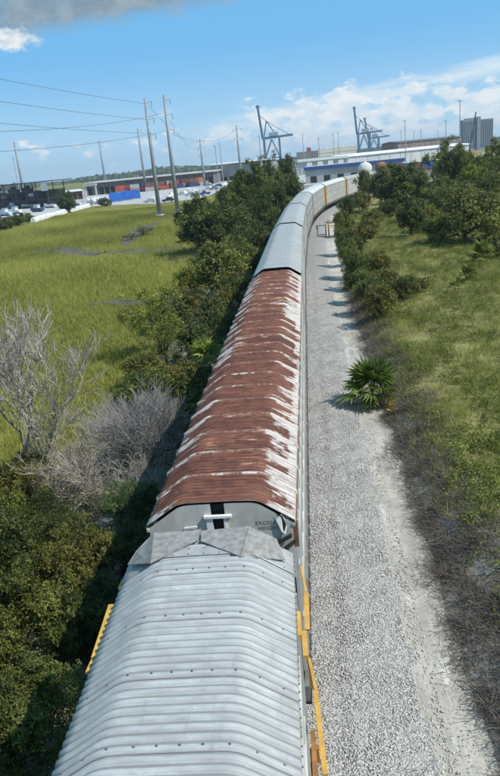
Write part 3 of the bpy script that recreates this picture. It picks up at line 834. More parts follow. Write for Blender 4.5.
for k, u, v, h, r, t, n, l in (
        ('cedar', 412, 240, 6.2, 2.3, G_DARK, 'cedar_tree', 'dark pointed cedar standing in the meadow'),
        ('shrub', 427, 236, 3.8, 2.2, (1.25, 1.2, .7), 'shrub', 'yellowish shrub leaning on the dark pointed cedar'),
        ('shrub', 466, 247, 6.4, 4.0, (1.05, 1.0, .9), 'shrub', 'large grey-olive thicket bush in the meadow'),
        ('shrub', 440, 246, 3.0, 2.2, (1.2, 1.2, .8), 'shrub', 'bush filling the space between cedar and large thicket'),
        ('shrub', 498, 246, 4.2, 2.8, (1.25, 1.2, .9), 'shrub', 'bush at the far flank of the large grey-olive thicket'),
        ('cedar', 397, 214, 9.0, 4.4, (.68, .8, .62), 'cedar_tree', 'broad blackish cedar below the round tanks'),
        ('cedar', 380, 206, 9.6, 3.4, (.8, .9, .68), 'cedar_tree', 'smaller dark cedar beside the broad blackish cedar'),
        ('shrub', 367, 203, 7.2, 3.0, (.95, .95, .75), 'shrub', 'tall olive bush hiding the train end beneath the white tank'),
        ('cedar', 412, 203, 10.0, 4.2, (.7, .8, .62), 'cedar_tree', 'dark cedar between the broad blackish cedar and the oaks'),
        ('oak', 424, 205, 6.5, 3.8, (.75, .84, .65), 'oak_tree', 'low dark oak behind the pointed cedar'),
        ('oak', 448, 196, 12.6, 5.6, (.85, .88, .66), 'oak_tree', 'tallest dark oak in front of the tower block'),
        ('oak', 474, 207, 9.5, 5.2, (1.25, 1.3, .6), 'oak_tree', 'yellow-green oak among the dark ones before the tower block'),
        ('oak', 497, 198, 11.0, 5.2, (.9, .92, .68), 'oak_tree', 'dark oak beside the yellow-green oak'),
        ('oak', 451, 214, 5.6, 4.5, (.95, .98, .72), 'oak_tree', 'low dark oak between the large thicket and the tallest oak'),
        ('shrub', 452, 232, 3.6, 3.0, (.75, .8, .65), 'shrub', 'dark bush tucked under the low dark oak behind the thicket'),
        ('shrub', 420, 222, 3.4, 2.6, (.7, .78, .62), 'shrub', 'dark bush behind the pointed cedar'),
        ('shrub', 402, 226, 2.8, 2.2, (.85, .9, .7), 'shrub', 'bush at the foot of the broad blackish cedar'),
        ('shrub', 388, 219, 3.2, 2.4, (.7, .78, .6), 'shrub', 'dark bush at the foot of the smaller cedar'),
        ('shrub', 436, 215, 4.2, 3.2, (.65, .72, .58), 'shrub', 'dark bush filling under the low dark oak'),
        ('shrub', 496, 262, 2.4, 2.0, (1.0, 1.0, .75), 'shrub', 'olive bush beside the fan palm clump'),
        ('oak', 487, 216, 6.0, 4.6, (.9, .95, .7), 'oak_tree', 'rounded oak right behind the large thicket bush')):
    x, y = on(u, v, -.2); plant(k, x, y, h, r, t, n, l, 'tree' if 'tree' in n else 'shrub')

# palmettos: every fan leaf its own frond
def frond_mesh(seed):
    rng = random.Random(seed); V, F = [], []
    def quad(a, b, c, d):
        i = len(V); V.extend([a, b, c, d]); F.append((i, i + 1, i + 2, i + 3))
    n = 17; pet = .55
    quad((-.012, 0, 0), (.012, 0, 0), (.009, pet, .02), (-.009, pet, .02))
    for i in range(n):
        a = R(-112 + 224 * i / (n - 1)); L = .62 * (1 - .25 * abs(i / (n - 1) * 2 - 1)) * rng.uniform(.85, 1.1)
        dx, dy = math.sin(a), math.cos(a); droop = -.16 * rng.uniform(.5, 1.6)
        w = .038; px, py_ = dy * w, -dx * w
        m = .5 * L
        quad((0, pet, .02), (dx * m + px, pet + dy * m + py_, .045), (dx * L, pet + dy * L, .03 + droop), (dx * m - px, pet + dy * m - py_, .0))
    return np_mesh('frond', V, F, LEAF, False, [rng.uniform(.35, .95) for _ in F])
FROND = [frond_mesh(i) for i in range(4)]
def palmetto(x, y, n, size, tint, label, group=None, trunk=.25):
    rng = random.Random(int(x * 91 + y * 7)); z = float(hz(x, y))
    o = empty('palmetto', (x, y, z), rng.uniform(0, 6), label, 'palm', group)
    m = MB(); m.tube([(0, 0, -.3), (.03, 0, trunk * .6), (0, .02, trunk + .1)], [.14, .12, .07], 7); m.obj('stem', BARK, o)
    for i in range(n):
        t = i / max(n - 1, 1); el = R(85 - 105 * t * t + rng.uniform(-9, 9)); az = i * 2.399 + rng.uniform(-.3, .3)
        f = link('frond', FROND[i % 4], o, (0, 0, trunk + .05), None, size * rng.uniform(.85, 1.12))
        f.rotation_euler = (el, rng.uniform(-.35, .35), az); f.color = (*tint, 1)
x, y = on(371, 404, -.3); palmetto(x + .1, y + .3, 42, 1.62, (.62, .80, .55), 'lone fan palm overhanging the gravel edge', trunk=.72)
palmetto(-4.7, 41.5, 20, 1.35, (1.35, 1.5, .9), 'light green fan palm squeezed between shrubs and the rust-roofed car', trunk=.9)
for u, v, n, s_, l in ((482, 262, 20, 1.7, 'fan palm clump in front of the large grey-olive thicket'), (470, 282, 16, 1.2, 'low fan palm in the meadow nearer than the palm clump'),
                   (455, 292, 12, .8, 'smallest fan palm sitting low in open grass'), (433, 246, 14, 1.1, 'greyish fan palm at the foot of the thicket bush')):
    x, y = on(u, v); palmetto(x, y, n, s_, (1.0, 1.05, .75), l)
x, y = on(392, 404); palmetto(x, y, 7, .42, (2.3, 1.25, .6), 'small orange-tinged dying fan plant beside the lone gravel-edge palm', trunk=.05)

# leafless tree and bushes
def branches(seed, h, spread, levels, split, r0, lean=(0, 0), nstem=1, rmin=.008, up=.25):
    rng = random.Random(seed); segs = []
    def grow(p, d, L, r, lv):
        k = 3; pts = [p]; rad = [r]
        for i in range(k):
            d = (d + Vector((rng.uniform(-1, 1), rng.uniform(-1, 1), rng.uniform(-.6, 1) * up * 2)) * .16).normalized()
            p = p + d * (L / k); pts.append(p); rad.append(max(rmin, r * (1 - .45 * (i + 1) / k)))
        segs.append((pts, rad, 5 if lv < 2 else 3))
        if lv >= levels: return
        for j in range(split if lv < levels - 1 else split + 1):
            t = rng.uniform(.35, 1.0) if j else 1.0
            q = pts[min(3, max(1, int(round(t * 3))))]
            side = Vector((rng.gauss(0, 1), rng.gauss(0, 1), rng.gauss(0, .5))).normalized()
            nd = (d + side * spread * rng.uniform(.6, 1.25) + Vector((0, 0, up * .4))).normalized()
            grow(q, nd, L * rng.uniform(.62, .86), max(rmin, r * .55), lv + 1)
    for s_ in range(nstem):
        a = rng.uniform(0, 6.28); tl = .12 if nstem == 1 else rng.uniform(.1, .75)
        grow(Vector((math.cos(a) * .12 * (nstem > 1), math.sin(a) * .12 * (nstem > 1), -.3)),
             Vector((math.cos(a) * tl + lean[0], math.sin(a) * tl + lean[1], 1)).normalized(), h * .30, r0, 0)
    return segs
def bare(name, x, y, seed, label, cat, group=None, tint=(1, 1, 1), **kw):
    o = empty(name, (x, y, float(hz(x, y))), 0, label, cat, group)
    segs = branches(seed, **kw); rng = random.Random(seed)
    for nm, sel in (('trunk', lambda q: q[2] == 5), ('branches', lambda q: q[2] == 3)):
        m = MB(); var = []
        for pts, rad, n in segs:
            if not sel((pts, rad, n)): continue
            f0 = len(m.f); m.tube(pts, rad, n, False); v = min(1, max(0, rng.gauss(.5 if n == 3 else .35, .2))); var += [v] * (len(m.f) - f0)
        me = np_mesh(nm, m.v, m.f, TWIG, True, var); c = link(nm, me, o); c.color = (*tint, 1)
    return o
bare('bare_tree', -11.7, 28.6, 23, 'tall leafless tree with pale grey branches above the marsh', 'tree', tint=(1.6, 1.55, 1.45),
     h=9.5, spread=.62, levels=6, split=3, r0=.16, nstem=2, rmin=.0115, up=.48)
for x, y, s_, h, l in ((-9.0, 26.6, 5, 4.4, 'tallest leafless grey bush at the foot of the bare tree'), (-7.4, 25.0, 8, 3.6, 'leafless grey bush between the bare tree and the low dry bush'), (-8.2, 29.5, 19, 3.8, 'leafless grey bush behind, between bare tree and wide dark shrub')):
    bare('bare_bush', x, y, s_, l, 'bush', 'leafless bushes below the bare tree', (1.45, 1.38, 1.28), h=h, spread=.8, levels=4, split=3, r0=.035, nstem=7, rmin=.009, up=.15)
bare('bare_bush', -5.9, 28.0, 31, 'rounded smoky grey twiggy bush close to the rust-roofed car', 'bush', tint=(1.1, 1.13, 1.22), h=4.9, spread=.62, levels=4, split=3, r0=.028, nstem=26, rmin=.0065, up=.3)
bare('bare_bush', -5.3, 24.3, 43, 'low dry bush in front of the rounded smoky grey one', 'bush', tint=(1.2, 1.15, 1.1), h=2.8, spread=.8, levels=4, split=3, r0=.025, nstem=8, rmin=.0065, up=.1)

# ------------------------------------------------------------------ tidal creeks in the marsh
MUD = mat('wet_mud', (.12, .11, .075), (.07, .066, .05), .5, .75, spec=.2)
CREEKS = []
def creek(px, w, label):
    P = np.array([pz(u, v, MARSH) for u, v in px])[:, :2]; C = catmull(P, 8); CREEKS.append((C, w)); V, F = [], []; rng = np.random.RandomState(2)
    for i, p in enumerate(C):
        d = C[min(i + 1, len(C) - 1)] - C[max(i - 1, 0)]; d /= np.linalg.norm(d); nr = np.array([d[1], -d[0]])
        ww = w * (.6 + .8 * rng.rand()) * (.15 + math.sin(math.pi * min(1, max(0, i / (len(C) - 1)))) ** .5)
        for e in (-1, 1):
            q = p + nr * e * ww; V.append((q[0], q[1], float(hz(q[0], q[1])) + .05))
    for i in range(len(C) - 1): F.append((2 * i, 2 * i + 1, 2 * i + 3, 2 * i + 2))
    tag(link('tidal_creek', np_mesh('tidal_creek', V, F, MUD)), label, 'creek', kind='structure')
creek([(30, 254), (60, 249), (75, 253), (95, 255), (120, 252), (150, 251), (185, 246)], 3.4, 'dark muddy tidal creek across the marsh grass')
creek([(88, 305), (110, 302), (135, 303), (160, 300), (185, 296), (200, 292)], 1.3, 'narrow wet creek near the airy marsh tree')
creek([(125, 246), (138, 232), (150, 226), (160, 222)], 3.0, 'muddy patch below the twin power poles')
creek([(160, 262), (178, 262), (196, 257), (215, 250)], 1.6, 'muddy edge beneath the broad marsh oak')
# ------------------------------------------------------------------ ground cover
def in_view(x, y, z=0, mar=60):
    d = np.stack([x, y, np.zeros_like(x) + z], -1) - CAM; zz = d @ FW
    u = 250 + FPX * (d @ RT) / zz; v = 388 - FPX * (d @ UP) / zz
    return (zz > 1) & (u > -mar) & (u < 500 + mar) & (v < 776 + mar * 1.5)
def blades(name, X, Y, nb, h, w, lean, mt, tint, seed, label, cat, clump=.1, var0=.5, field=None):
    rng = np.random.RandomState(seed); n = len(X); Z = hz(X, Y)
    if field is not None: var0 = var0 + field(X, Y); h = h * (1 + .5 * field(X + 7, Y))
    hh = np.repeat(h * rng.uniform(.55, 1.3, n), nb); cx = np.repeat(X, nb); cy = np.repeat(Y, nb); cz = np.repeat(Z, nb)
    m = n * nb; a = rng.uniform(0, 6.28, m); ln = lean * rng.uniform(.2, 1, m) * hh
    bx = cx + rng.normal(0, clump, m); by = cy + rng.normal(0, clump, m); th = rng.uniform(0, 6.28, m)
    ww = w * rng.uniform(.6, 1.3, m)
    V = np.stack([np.stack([bx - np.cos(th) * ww / 2, by - np.sin(th) * ww / 2, cz - .02], -1),
                  np.stack([bx + np.cos(th) * ww / 2, by + np.sin(th) * ww / 2, cz - .02], -1),
                  np.stack([bx + np.cos(a) * ln, by + np.sin(a) * ln, cz + hh * rng.uniform(.7, 1.1, m)], -1)], 1).reshape(-1, 3)
    var = np.clip(np.repeat(rng.normal(var0, .18, n), nb) + rng.normal(0, .14, m), 0, 1)
    o = link(name, np_mesh(name, V, np.arange(3 * m).reshape(m, 3), mt, False, var)); o.color = (*tint, 1)
    return tag(o, label, cat, kind='stuff')
def scatter(n, x0, x1, y0, y1, seed, ypow=1.0):
    rng = np.random.RandomState(seed)
    y = y0 + (y1 - y0) * rng.rand(n) ** ypow; x = x0 + (x1 - x0) * rng.rand(n)
    return x, y, rng
# marsh grass
x, y, rng = scatter(150000, -112, -8, 22, 262, 3, 1.5)
k = in_view(x, y, MARSH) & (x < -8.5 - .5 * rng.rand(len(x)) * 4)
for C, w in CREEKS:
    Q = np.concatenate([C + (np.roll(C, -1, 0) - C) * f for f in (0, .33, .66)][:3])[:-1]
    near_ = np.min((x[:, None] - Q[None, :, 0]) ** 2 + (y[:, None] - Q[None, :, 1]) ** 2, 1) < (w * (.25 + .75 * rng.rand(len(x)))) ** 2
    k &= ~near_
blades('marsh_grass', x[k], y[k], 6, .62, .05, .7, GRASS, (.92, .95, .64), 4, 'yellow-green cordgrass covering the tidal marsh', 'grass', .22, .42, lambda X, Y: .24 * np.sin(Y * .085 + np.sin(X * .06) * 1.7) + .20 * np.sin(X * .10 - Y * .045 + 2 * np.sin(Y * .031)) + .10 * np.sin(X * .33 + Y * .21))
# meadow on the gravel side
x, y, rng = scatter(60000, 5.0, 34, 13, 150, 7, 1.6)
s = x - xc(y); pat = np.sin(x * .8 + np.sin(y * .3) * 1.5) * np.sin(y * .37 + x * .2) + .6 * np.sin(x * 2.1 - y * .9)
k = in_view(x, y) & (pat + rng.rand(len(x)) * 1.6 > .1) & (s > 5.3 + rng.rand(len(x)) ** .7 * 1.5 + np.clip((22 - y) * .16, 0, 3))
blades('meadow_grass', x[k], y[k], 8, .40, .022, 1.0, GRASS, (.72, .78, .52), 8, 'rough tufted grass of the meadow beside the gravel', 'grass', .14, .40, lambda X, Y: .2 * np.sin(X * .9 + Y * .22) * np.sin(Y * .31 - X * .4) + .15 * np.sin(X * 1.9 - Y * .7))
def leafy(name, X, Y, per, leaf, hgt, rad, tint, seed, label, cat):
    rng = np.random.RandomState(seed); n = len(X); Z = hz(X, Y); sz = rng.uniform(.5, 1.3, n)
    P = np.stack([np.repeat(X, per), np.repeat(Y, per), np.repeat(Z, per)], -1)
    q = rng.normal(size=(n * per, 3)); q = unit(q) * rng.uniform(.5, 1, (n * per, 1)); q[:, 2] = np.abs(q[:, 2])
    P += q * np.array([rad, rad, hgt]) * np.repeat(sz, per)[:, None]
    N = unit(q * .5 + rng.normal(size=q.shape) * .6 + np.array([0, 0, .6]))
    V, F = diamonds(P, N, leaf, leaf * .5, rng)
    var = np.clip(np.repeat(rng.normal(.45, .22, n), per) + rng.normal(0, .15, n * per), 0, 1)
    o = link(name, np_mesh(name, V, F, LEAF, False, var)); o.color = (*tint, 1)
    return tag(o, label, cat, kind='stuff')
x, y, rng = scatter(12000, 5.5, 30, 15, 140, 9, 1.6)
s = x - xc(y); k = in_view(x, y) & (s > 5.7 + rng.rand(len(x)) * 1.2 + np.clip((23 - y) * .10, 0, 3)) & (np.sin(x * 1.1 + 2) * np.sin(y * .45) + rng.rand(len(x)) * .9 > .25)
leafy('meadow_weeds', x[k], y[k], 46, .10, .72, .40, (1.0, 1.08, .66), 10, 'low leafy weeds scattered through the meadow grass', 'weeds')
x, y, rng = scatter(5200, -12, -2.4, 8, 190, 12, 1.4)
s = x - xc(y); k = in_view(x, y) & (s < -2.3) & (s > -11 + rng.rand(len(x)) * 3)
leafy('undergrowth', x[k], y[k], 40, .11, .7, .5, (.62, .68, .55), 13, 'dark leafy undergrowth covering the embankment foot', 'undergrowth')
# grey dead brush on the bank
def brush():
    rng = np.random.RandomState(21)
    y = 10.5 + 60 * rng.rand(8200) ** 1.4; s = 4.85 + 3.0 * rng.beta(1.5, 1.9, len(y)) + .35 * wob(y * 0, y * 2.1); 
    s = s + np.clip((20 - y) * .05, 0, .4); x = s + xc(y)
    k = rng.rand(len(y)) < .25 + .75 * (np.sin(y * 1.3 + x * 2) * np.sin(x * 3.1 - y * .7) > -.2)
    x, y = x[k], y[k]; n = len(x); nb = 9; m = n * nb; Z = hz(x, y)
    p = np.stack([np.repeat(x, nb) + rng.normal(0, .16, m), np.repeat(y, nb) + rng.normal(0, .16, m), np.repeat(Z, nb) + np.abs(rng.normal(0, .04, m))], -1)
    d = unit(np.stack([rng.normal(-.25, .7, m), rng.normal(0, .7, m), np.abs(rng.normal(0, .38, m))], -1)) * rng.uniform(.15, .55, m)[:, None]
    w = unit(np.cross(d, rng.normal(size=d.shape))) * rng.uniform(.004, .009, m)[:, None]
    V = np.stack([p - w, p + w, p + d + w * .5, p + d - w * .5], 1).reshape(-1, 3)
    var = np.clip(np.repeat(rng.normal(.32, .2, n), nb) + rng.normal(0, .2, m), 0, 1)
    o = link('dead_brush', np_mesh('dead_brush', V, np.arange(4 * m).reshape(m, 4), TWIG, False, var)); o.color = (.62, .56, .50, 1)
    tag(o, 'tangled grey dead brush along the bank beside the sand', 'brush', kind='stuff')
brush()
# loose stones on the ballast and clods on the sand
def stones(name, n, s0, s1, y0, y1, ypow, rad, mt, seed, zf, label, cat):
    rng = np.random.RandomState(seed)
    y = y0 + (y1 - y0) * rng.rand(n) ** ypow; s = rng.uniform(s0, s1, n); x = s + xc(y)
    r = rad * rng.uniform(.55, 1.25, n)
    base = np.array([(1, 0, 0), (0, 1, 0), (-1, 0, 0), (0, -1, 0), (0, 0, 1), (0, 0, -1)], float)
    q = base[None] * rng.uniform(.6, 1.25, (n, 6, 1)) + rng.normal(0, .22, (n, 6, 3))
    th = rng.uniform(0, 6.28, n); c, si = np.cos(th)[:, None], np.sin(th)[:, None]
    q = np.stack([q[..., 0] * c - q[..., 1] * si, q[..., 0] * si + q[..., 1] * c, q[..., 2] * .75], -1) * r[:, None, None]
    V = (q + np.stack([x, y, zf(s) + r * .25], -1)[:, None]).reshape(-1, 3)
    f = np.array([(0, 1, 4), (1, 2, 4), (2, 3, 4), (3, 0, 4), (1, 0, 5), (2, 1, 5), (3, 2, 5), (0, 3, 5)])
    F = (f[None] + (np.arange(n) * 6)[:, None, None]).reshape(-1, 3)
    o = link(name, np_mesh(name, V, F, mt, False, np.repeat(np.clip(rng.normal(.5, .28, n), 0, 1), 8))); o.color = (1, 1, 1, 1)
    return tag(o, label, cat, kind='stuff')
STONE = leaf_mat('ballast_stone', (.29, .275, .25), (.60, .575, .53), 0.0, .9)
CLOD = leaf_mat('sand_clod', (.19, .17, .145), (.48, .44, .37), 0.0, .95)
bo = [-1.7, 0, 1.7, 2.15, 2.45, 2.8, 3.4, 3.95, 4.35]; bz = [-.26, -.25, -.26, -.29, -.25, -.28, -.30, -.36, -.60]
stones('ballast_stones', 88000, 1.25, 4.02, 9.5, 75, 1.75, .029, STONE, 31, lambda s: np.interp(s, bo, bz), 'loose grey and white ballast stones beside the train', 'gravel')
stones('ballast_stones', 2600, 3.95, 4.5, 9.5, 60, 1.6, .034, STONE, 35, lambda s: np.zeros_like(s) - .40, 'stray ballast stones spilled onto the edge of the sand', 'gravel')
stones('sand_clods', 5000, 3.9, 5.9, 9.5, 50, 1.6, .017, CLOD, 33, lambda s: np.zeros_like(s) - .405, 'small clods and pebbles scattered over the sandy strip', 'pebbles')

# ------------------------------------------------------------------ gate by the track
def gate():
    x, y = on(329, 236, -.35); t = empty('yellow_gate', (x, y, float(hz(x, y))), .1, 'yellow pipe gate with grey frame at the gravel edge by the bend', 'gate')
    m = MB(); m.tube([(0, 0, -.3), (0, 0, 2.7)], .11, 8); m.obj('post', YELLOW, t)
    for z in (2.55, 1.7): MB().tube([(.13, 0, z), (2.7, .1, z - .05)], .07, 8).obj('rail', YELLOW, t)
    m = MB(); m.tube([(2.75, .1, -.3), (2.75, .1, 2.6)], .08, 8); m.obj('post', YELLOW, t)
    g = mat('grey_gate_paint', (.20, .17, .16), (.13, .11, .10), 2, .8)
    m = MB()
    for xx in (-1.75, -.45): m.box(xx - .09, xx + .09, -.07, .07, -.2, 2.0)
    m.box(-1.62, -.58, -.05, .05, 1.8, 1.95); m.box(-1.62, -.58, -.05, .05, .4, .52); m.box(-1.95, -1.86, -.05, .05, 1.4, 2.1)
    m.obj('gate_frame', g, t)
gate()

# ------------------------------------------------------------------ power line
def at_px(u, v, d=None, z=YARD):
    """a pixel on the yard floor, or (d given) the plan position at depth d along +Y"""
    p = pz(u, v, z) if d is None else py(u, v, d)
    return float(p[0]), float(p[1])
def tall_pole(name, x, y, z0, h, r0, r1, arms, label, cat, group, mt=STEEL, ang=0.0, foot=True):
    t = empty(name, (x, y, z0), ang, label, cat, group)
    MB().tube([(0, 0, -.5), (0, 0, h * .5), (0, 0, h)], [r0, (r0 + r1) / 2, r1], 10).obj('shaft', mt, t, smooth=True)
    if foot: MB().tube([(0, 0, -.6), (0, 0, .5)], [r0 * 2.1, r0 * 2.0], 12).obj('footing', CONC, t)
    for z, w in arms:
        a = MB(); a.bar((r1, 0, z), (r1 + w, 0, z + .25), .16); a.tube([(r1 + w, 0, z + .2), (r1 + w, 0, z - 1.2)], [.12, .10], 6); a.obj('insulator_arm', mt, t)
    return t
P1, P2 = pz(160, 216, -1.25), pz(178, 213, -1.25)
PG = 'steel power line poles'
tall_pole('power_pole', P1[0], P1[1], -1.3, 33.4, .74, .34, [(32.2, 1.5), (27.6, 1.6), (23.2, 1.6)], 'tall steel power pole in the marsh, standing beyond the bare tree side of its twin', 'pole', PG, ang=.5)
tall_pole('power_pole', P2[0], P2[1], -1.3, 34.3, .74, .34, [(32.8, 1.5), (28.6, 1.6), (24.4, 1.6)], 'tall steel power pole in the marsh, the twin closer to the oaks', 'pole', PG, ang=.5)
def far_pole(u, v, ut, vt, d, r, arms, label, both=False):
    x, y = at_px(u, v, d); h = float(py(ut, vt, d)[2]) - YARD
    a = []
    for z in arms: a += [(h * z, 2.2), (h * z, -2.6)] if both else [(h * z, 1.5)]
    return tall_pole('power_pole', x, y, YARD, h, r * 1.25, r * .7, a, label, 'pole', PG, ang=.3, foot=False)
far_pole(107, 192, 100, 140, 560, .85, (.96, .88), 'slim power pole rising behind the blue boxes')
far_pole(146, 190, 132, 129, 480, .75, (.96, .88), 'power pole just behind the marsh twins, in front of the red containers')
far_pole(205, 186, 198, 139, 470, .75, (.95, .80, .65), 'power pole with three wide cross-arms by the parked cars', True)
far_pole(240.5, 170, 236, 125, 400, .62, (.93, .78), 'power pole with cross-arms rising out of the oak tops', True)
far_pole(26, 205, 18, 141, 420, .75, (.96, .88), 'power pole behind the boat rack')
def wires():
    W = mat('wire_grey', (.16, .17, .19), (.12, .13, .15), 1, .6)
    for i, (p, v0, ve, l) in enumerate(((P1, 104, 66, 'topmost overhead wire reaching the nearer marsh pole'), (P1, 120, 90, 'second overhead wire below the topmost'),
                                        (P1, 134, 113, 'third overhead wire with a deeper sag'), (P2, 112, 132, 'fourth overhead wire, sagging lowest of those on the twin poles'),
                                        (P2, 130, 152, 'lowest overhead wire crossing just above the boat rack'))):
        a = Vector((p[0] + .9, p[1], float(py(150 + (18 if p is P2 else 0), v0, p[1])[2]))); b = Vector((-72 - 2 * i, -22, a.z))
        # where the span leaves the picture
        tt = np.linspace(0, 1, 400); X = a.x + (b.x - a.x) * tt; Y = a.y + (b.y - a.y) * tt
        d = np.stack([X, Y, np.zeros(400) + 28], -1) - CAM; zz = d @ FW; u = 250 + FPX * (d @ RT) / zz
        k = int(np.argmin(np.where(zz > 5, np.abs(u), 1e9))); te = tt[k]; ze = float(py(0, ve, Y[k])[2])
        sag = max(.5, (a.z - ze) / (4 * te * (1 - te))) if ze < a.z else 0.0
        rise = 0.0 if ze < a.z else (ze - a.z) / te
        pts = [a + (b - a) * t + Vector((0, 0, rise * t - 4 * (sag + (2.2 if rise else 0)) * t * (1 - t))) for t in np.linspace(0, 1, 48)]
        tag(MB().tube(pts, .045, 5).obj('overhead_wire', W), l, 'wire', 'power line wires')
    far = [(P1, py(198, 142, 470), 'thin wire running from the nearer twin to the cross-arm pole'), (P2, py(198, 148, 470), 'thin wire running from the oak-side twin to the cross-arm pole'), (P2, py(236, 129, 400), 'thin wire running from the oak-side twin to the oak-top pole')]
    for i, (p, q, l) in enumerate(far):
        a = Vector((p[0] + .9, p[1], 30 - 4 * i)); b = Vector(q)
        tag(MB().tube([a + (b - a) * t - Vector((0, 0, 16 * t * (1 - t))) for t in np.linspace(0, 1, 24)], .05, 5).obj('overhead_wire', W), l, 'wire', 'power line wires')
wires()

# marsh shrubs
for u, v, h, r, t, l in ((143, 236, 2.0, 2.6, (1.0, .95, 1.2), 'greyish marsh shrub below the twin power poles'), (131, 240, 1.4, 1.8, (1.1, 1.0, 1.2), 'small greyish marsh shrub beside the bigger one below the poles')):
    p = pz(u, v, MARSH); plant('airy', float(p[0]), float(p[1]), h, r, t, 'shrub', l, 'shrub')

# ------------------------------------------------------------------ the yard behind the marsh
def sheet(name, px, z, mt, label, cat):
    m = MB(); m.poly([tuple(pz(u, v, z)) for u, v in px]); return tag(m.obj(name, mt), label, cat, kind='structure')
LOT = mat('pale_lot', (.46, .445, .41), (.33, .32, .30), .06, .9)
def lot(name, pts, z, label): tag(MB().poly([(x, y, z) for x, y in pts]).obj(name, LOT), label, 'pavement', kind='structure')
lot('yard_pavement', [(-175, 262), (-103, 262), (-98, 322), (-70, 300), (-58, 285), (-40, 300), (-42, 700), (-420, 700)], YARD + .06, 'pale concrete yard between marsh and warehouse')
lot('terminal_pavement', [(-18, 330), (200, 330), (330, 700), (-28, 700)], YARD + .06, 'pale pavement round the blue-banded terminal building')

def frame_between(a, b):
    d = (b[0] - a[0], b[1] - a[1]); L = math.hypot(*d); return L, math.atan2(d[1], d[0])
def box_thing(name, a, ang, dims, label, cat, group=None, color=None, z=YARD):
    t = empty(name, (a[0], a[1], z), ang, label, cat, group); return t
# boat rack: open steel frame of shelves with a thin roof
RACK = mat('rack_steel', (.075, .075, .08), (.045, .045, .05), .5, .7)
def boat_rack():
    a, b = at_px(50, 207), at_px(-30, 213); L, ang = frame_between(b, a)
    t = empty('boat_rack', (b[0], b[1], YARD), ang, 'dark open steel storage rack with shelves of boats and flat roof', 'storage rack')
    D, H = 13.0, 12.6; n = 9
    for i in range(n):
        for yy in (0, D):
            MB().box(L * i / (n - 1) - .18, L * i / (n - 1) + .18, yy - .18, yy + .18, 0, H).obj('post', RACK, t)
    for z in (4.2, 8.4):
        m = MB()
        for yy in (-.25, D * .5, D + .25): m.box(-.3, L + .3, yy - .15, yy + .15, z - .3, z)
        for i in range(n * 2 - 1): m.box(L * i / (2 * n - 2) - .1, L * i / (2 * n - 2) + .1, .2, D - .2, z + .01, z + .16)
        m.obj('shelf_beams', RACK, t)
    MB().box(-1.5, L + 5, -1.6, D + 1.6, H, H + .5).obj('roof', RACK, t)
    MB().box(L - 3.4, L + .9, -.6, -.3, H - 4.4, H - .25).obj('sign_panel', WHITE, t)
    MB().box(0, L, D + .5, D + .7, 0, 8.0).obj('rear_wall', mat('grey_cladding', (.16, .16, .165)), t)
    return t, L, D, ang, b
RK = boat_rack()
def boat_mesh(L, w, h):
    m = MB(); sec = []
    for i in range(9):
        q = i / 8; y = -L / 2 + L * q; k = 1 - max(0, (q - .45) / .55) ** 2.2; hw = w / 2 * max(.03, k); top = h * (1 + .35 * q ** 2); keel = h * .55 * max(0, q - .6) ** 1.5 * 2
        sec.append([(-hw, y, top), (-hw * .85, y, h * .35 + keel), (0, y, keel), (hw * .85, y, h * .35 + keel), (hw, y, top)])
    for s_ in sec: m.v += s_
    for i in range(8):
        for j in range(4): m.f.append((i * 5 + j, i * 5 + j + 1, i * 5 + j + 6, i * 5 + j + 5))
        m.f.append((i * 5, i * 5 + 5, i * 5 + 9, i * 5 + 4))
    m.f.append((0, 4, 3, 2, 1))
    return m
BHULL = boat_mesh(7.4, 2.6, 1.5).mesh('hull', PAINT)
def boat_cabin():
    m = MB(); m.prism([(-1.6, 1.5), (1.2, 1.6), (.5, 2.9), (-1.5, 2.9)], 'x', -.9, .9); m.box(-1.0, 1.0, -1.9, .7, 2.902, 3.02); return m.mesh('cabin', PAINT)
BCAB = boat_cabin()
def boat(x, y, z, ang, hull, cab, label):
    t = empty('boat', (x, y, z), ang, label, 'boat', 'boats stored in the yard')
    o = link('hull', BHULL, t); o.color = (*hull, 1); o = link('cabin', BCAB, t); o.color = (*cab, 1)
    for s_ in (-1, 1): MB().box(s_ * .8 - .12, s_ * .8 + .12, -2.2, 2.0, -.16, .42).obj('cradle', RACK, t)
def rack_xy(f, dy):
    t, L, D, ang, b = RK; c, s_ = math.cos(ang), math.sin(ang); return b[0] + c * f - s_ * dy, b[1] + s_ * f + c * dy
dk, nv, wh_ = (.04, .045, .06), (.05, .08, .16), (.7, .7, .68)
for f, z, hc, cc, l in ((40, 8.4, dk, dk, 'dark boat on the top shelf nearest the sign panel'), (30, 8.4, nv, dk, 'navy boat on the top shelf of the rack'), (19, 8.4, wh_, dk, 'white-hulled boat on the rack top shelf'),
                        (42, 4.2, nv, wh_, 'navy boat with white cabin on the rack middle shelf'), (32, 4.2, dk, dk, 'black boat on the rack middle shelf'), (22, 4.2, dk, (.3, .3, .3), 'black boat with grey cabin on the middle shelf'),
                        (38, .2, wh_, nv, 'white boat with blue cabin on the ground under the rack'), (27, .2, (.2, .3, .5), wh_, 'blue boat standing on the ground under the rack')):
    x, y = rack_xy(f, 5.5); boat(x, y, YARD + z + .18, RK[3] + math.pi / 2 + .15, hc, cc, l)
for u, v, hc, cc, l in ((15, 214, wh_, wh_, 'all-white boat on the ground in front of the rack'), (5, 216, (.45, .55, .7), wh_, 'pale blue boat on the ground in front of the rack'), (37, 212, nv, wh_, 'navy boat parked near the white barrier'), (50, 208, wh_, dk, 'white boat with dark cabin past the corner of the rack')):
    x, y = at_px(u, v); boat(x, y, YARD + .22, RK[3] + math.pi / 2, hc, cc, l)
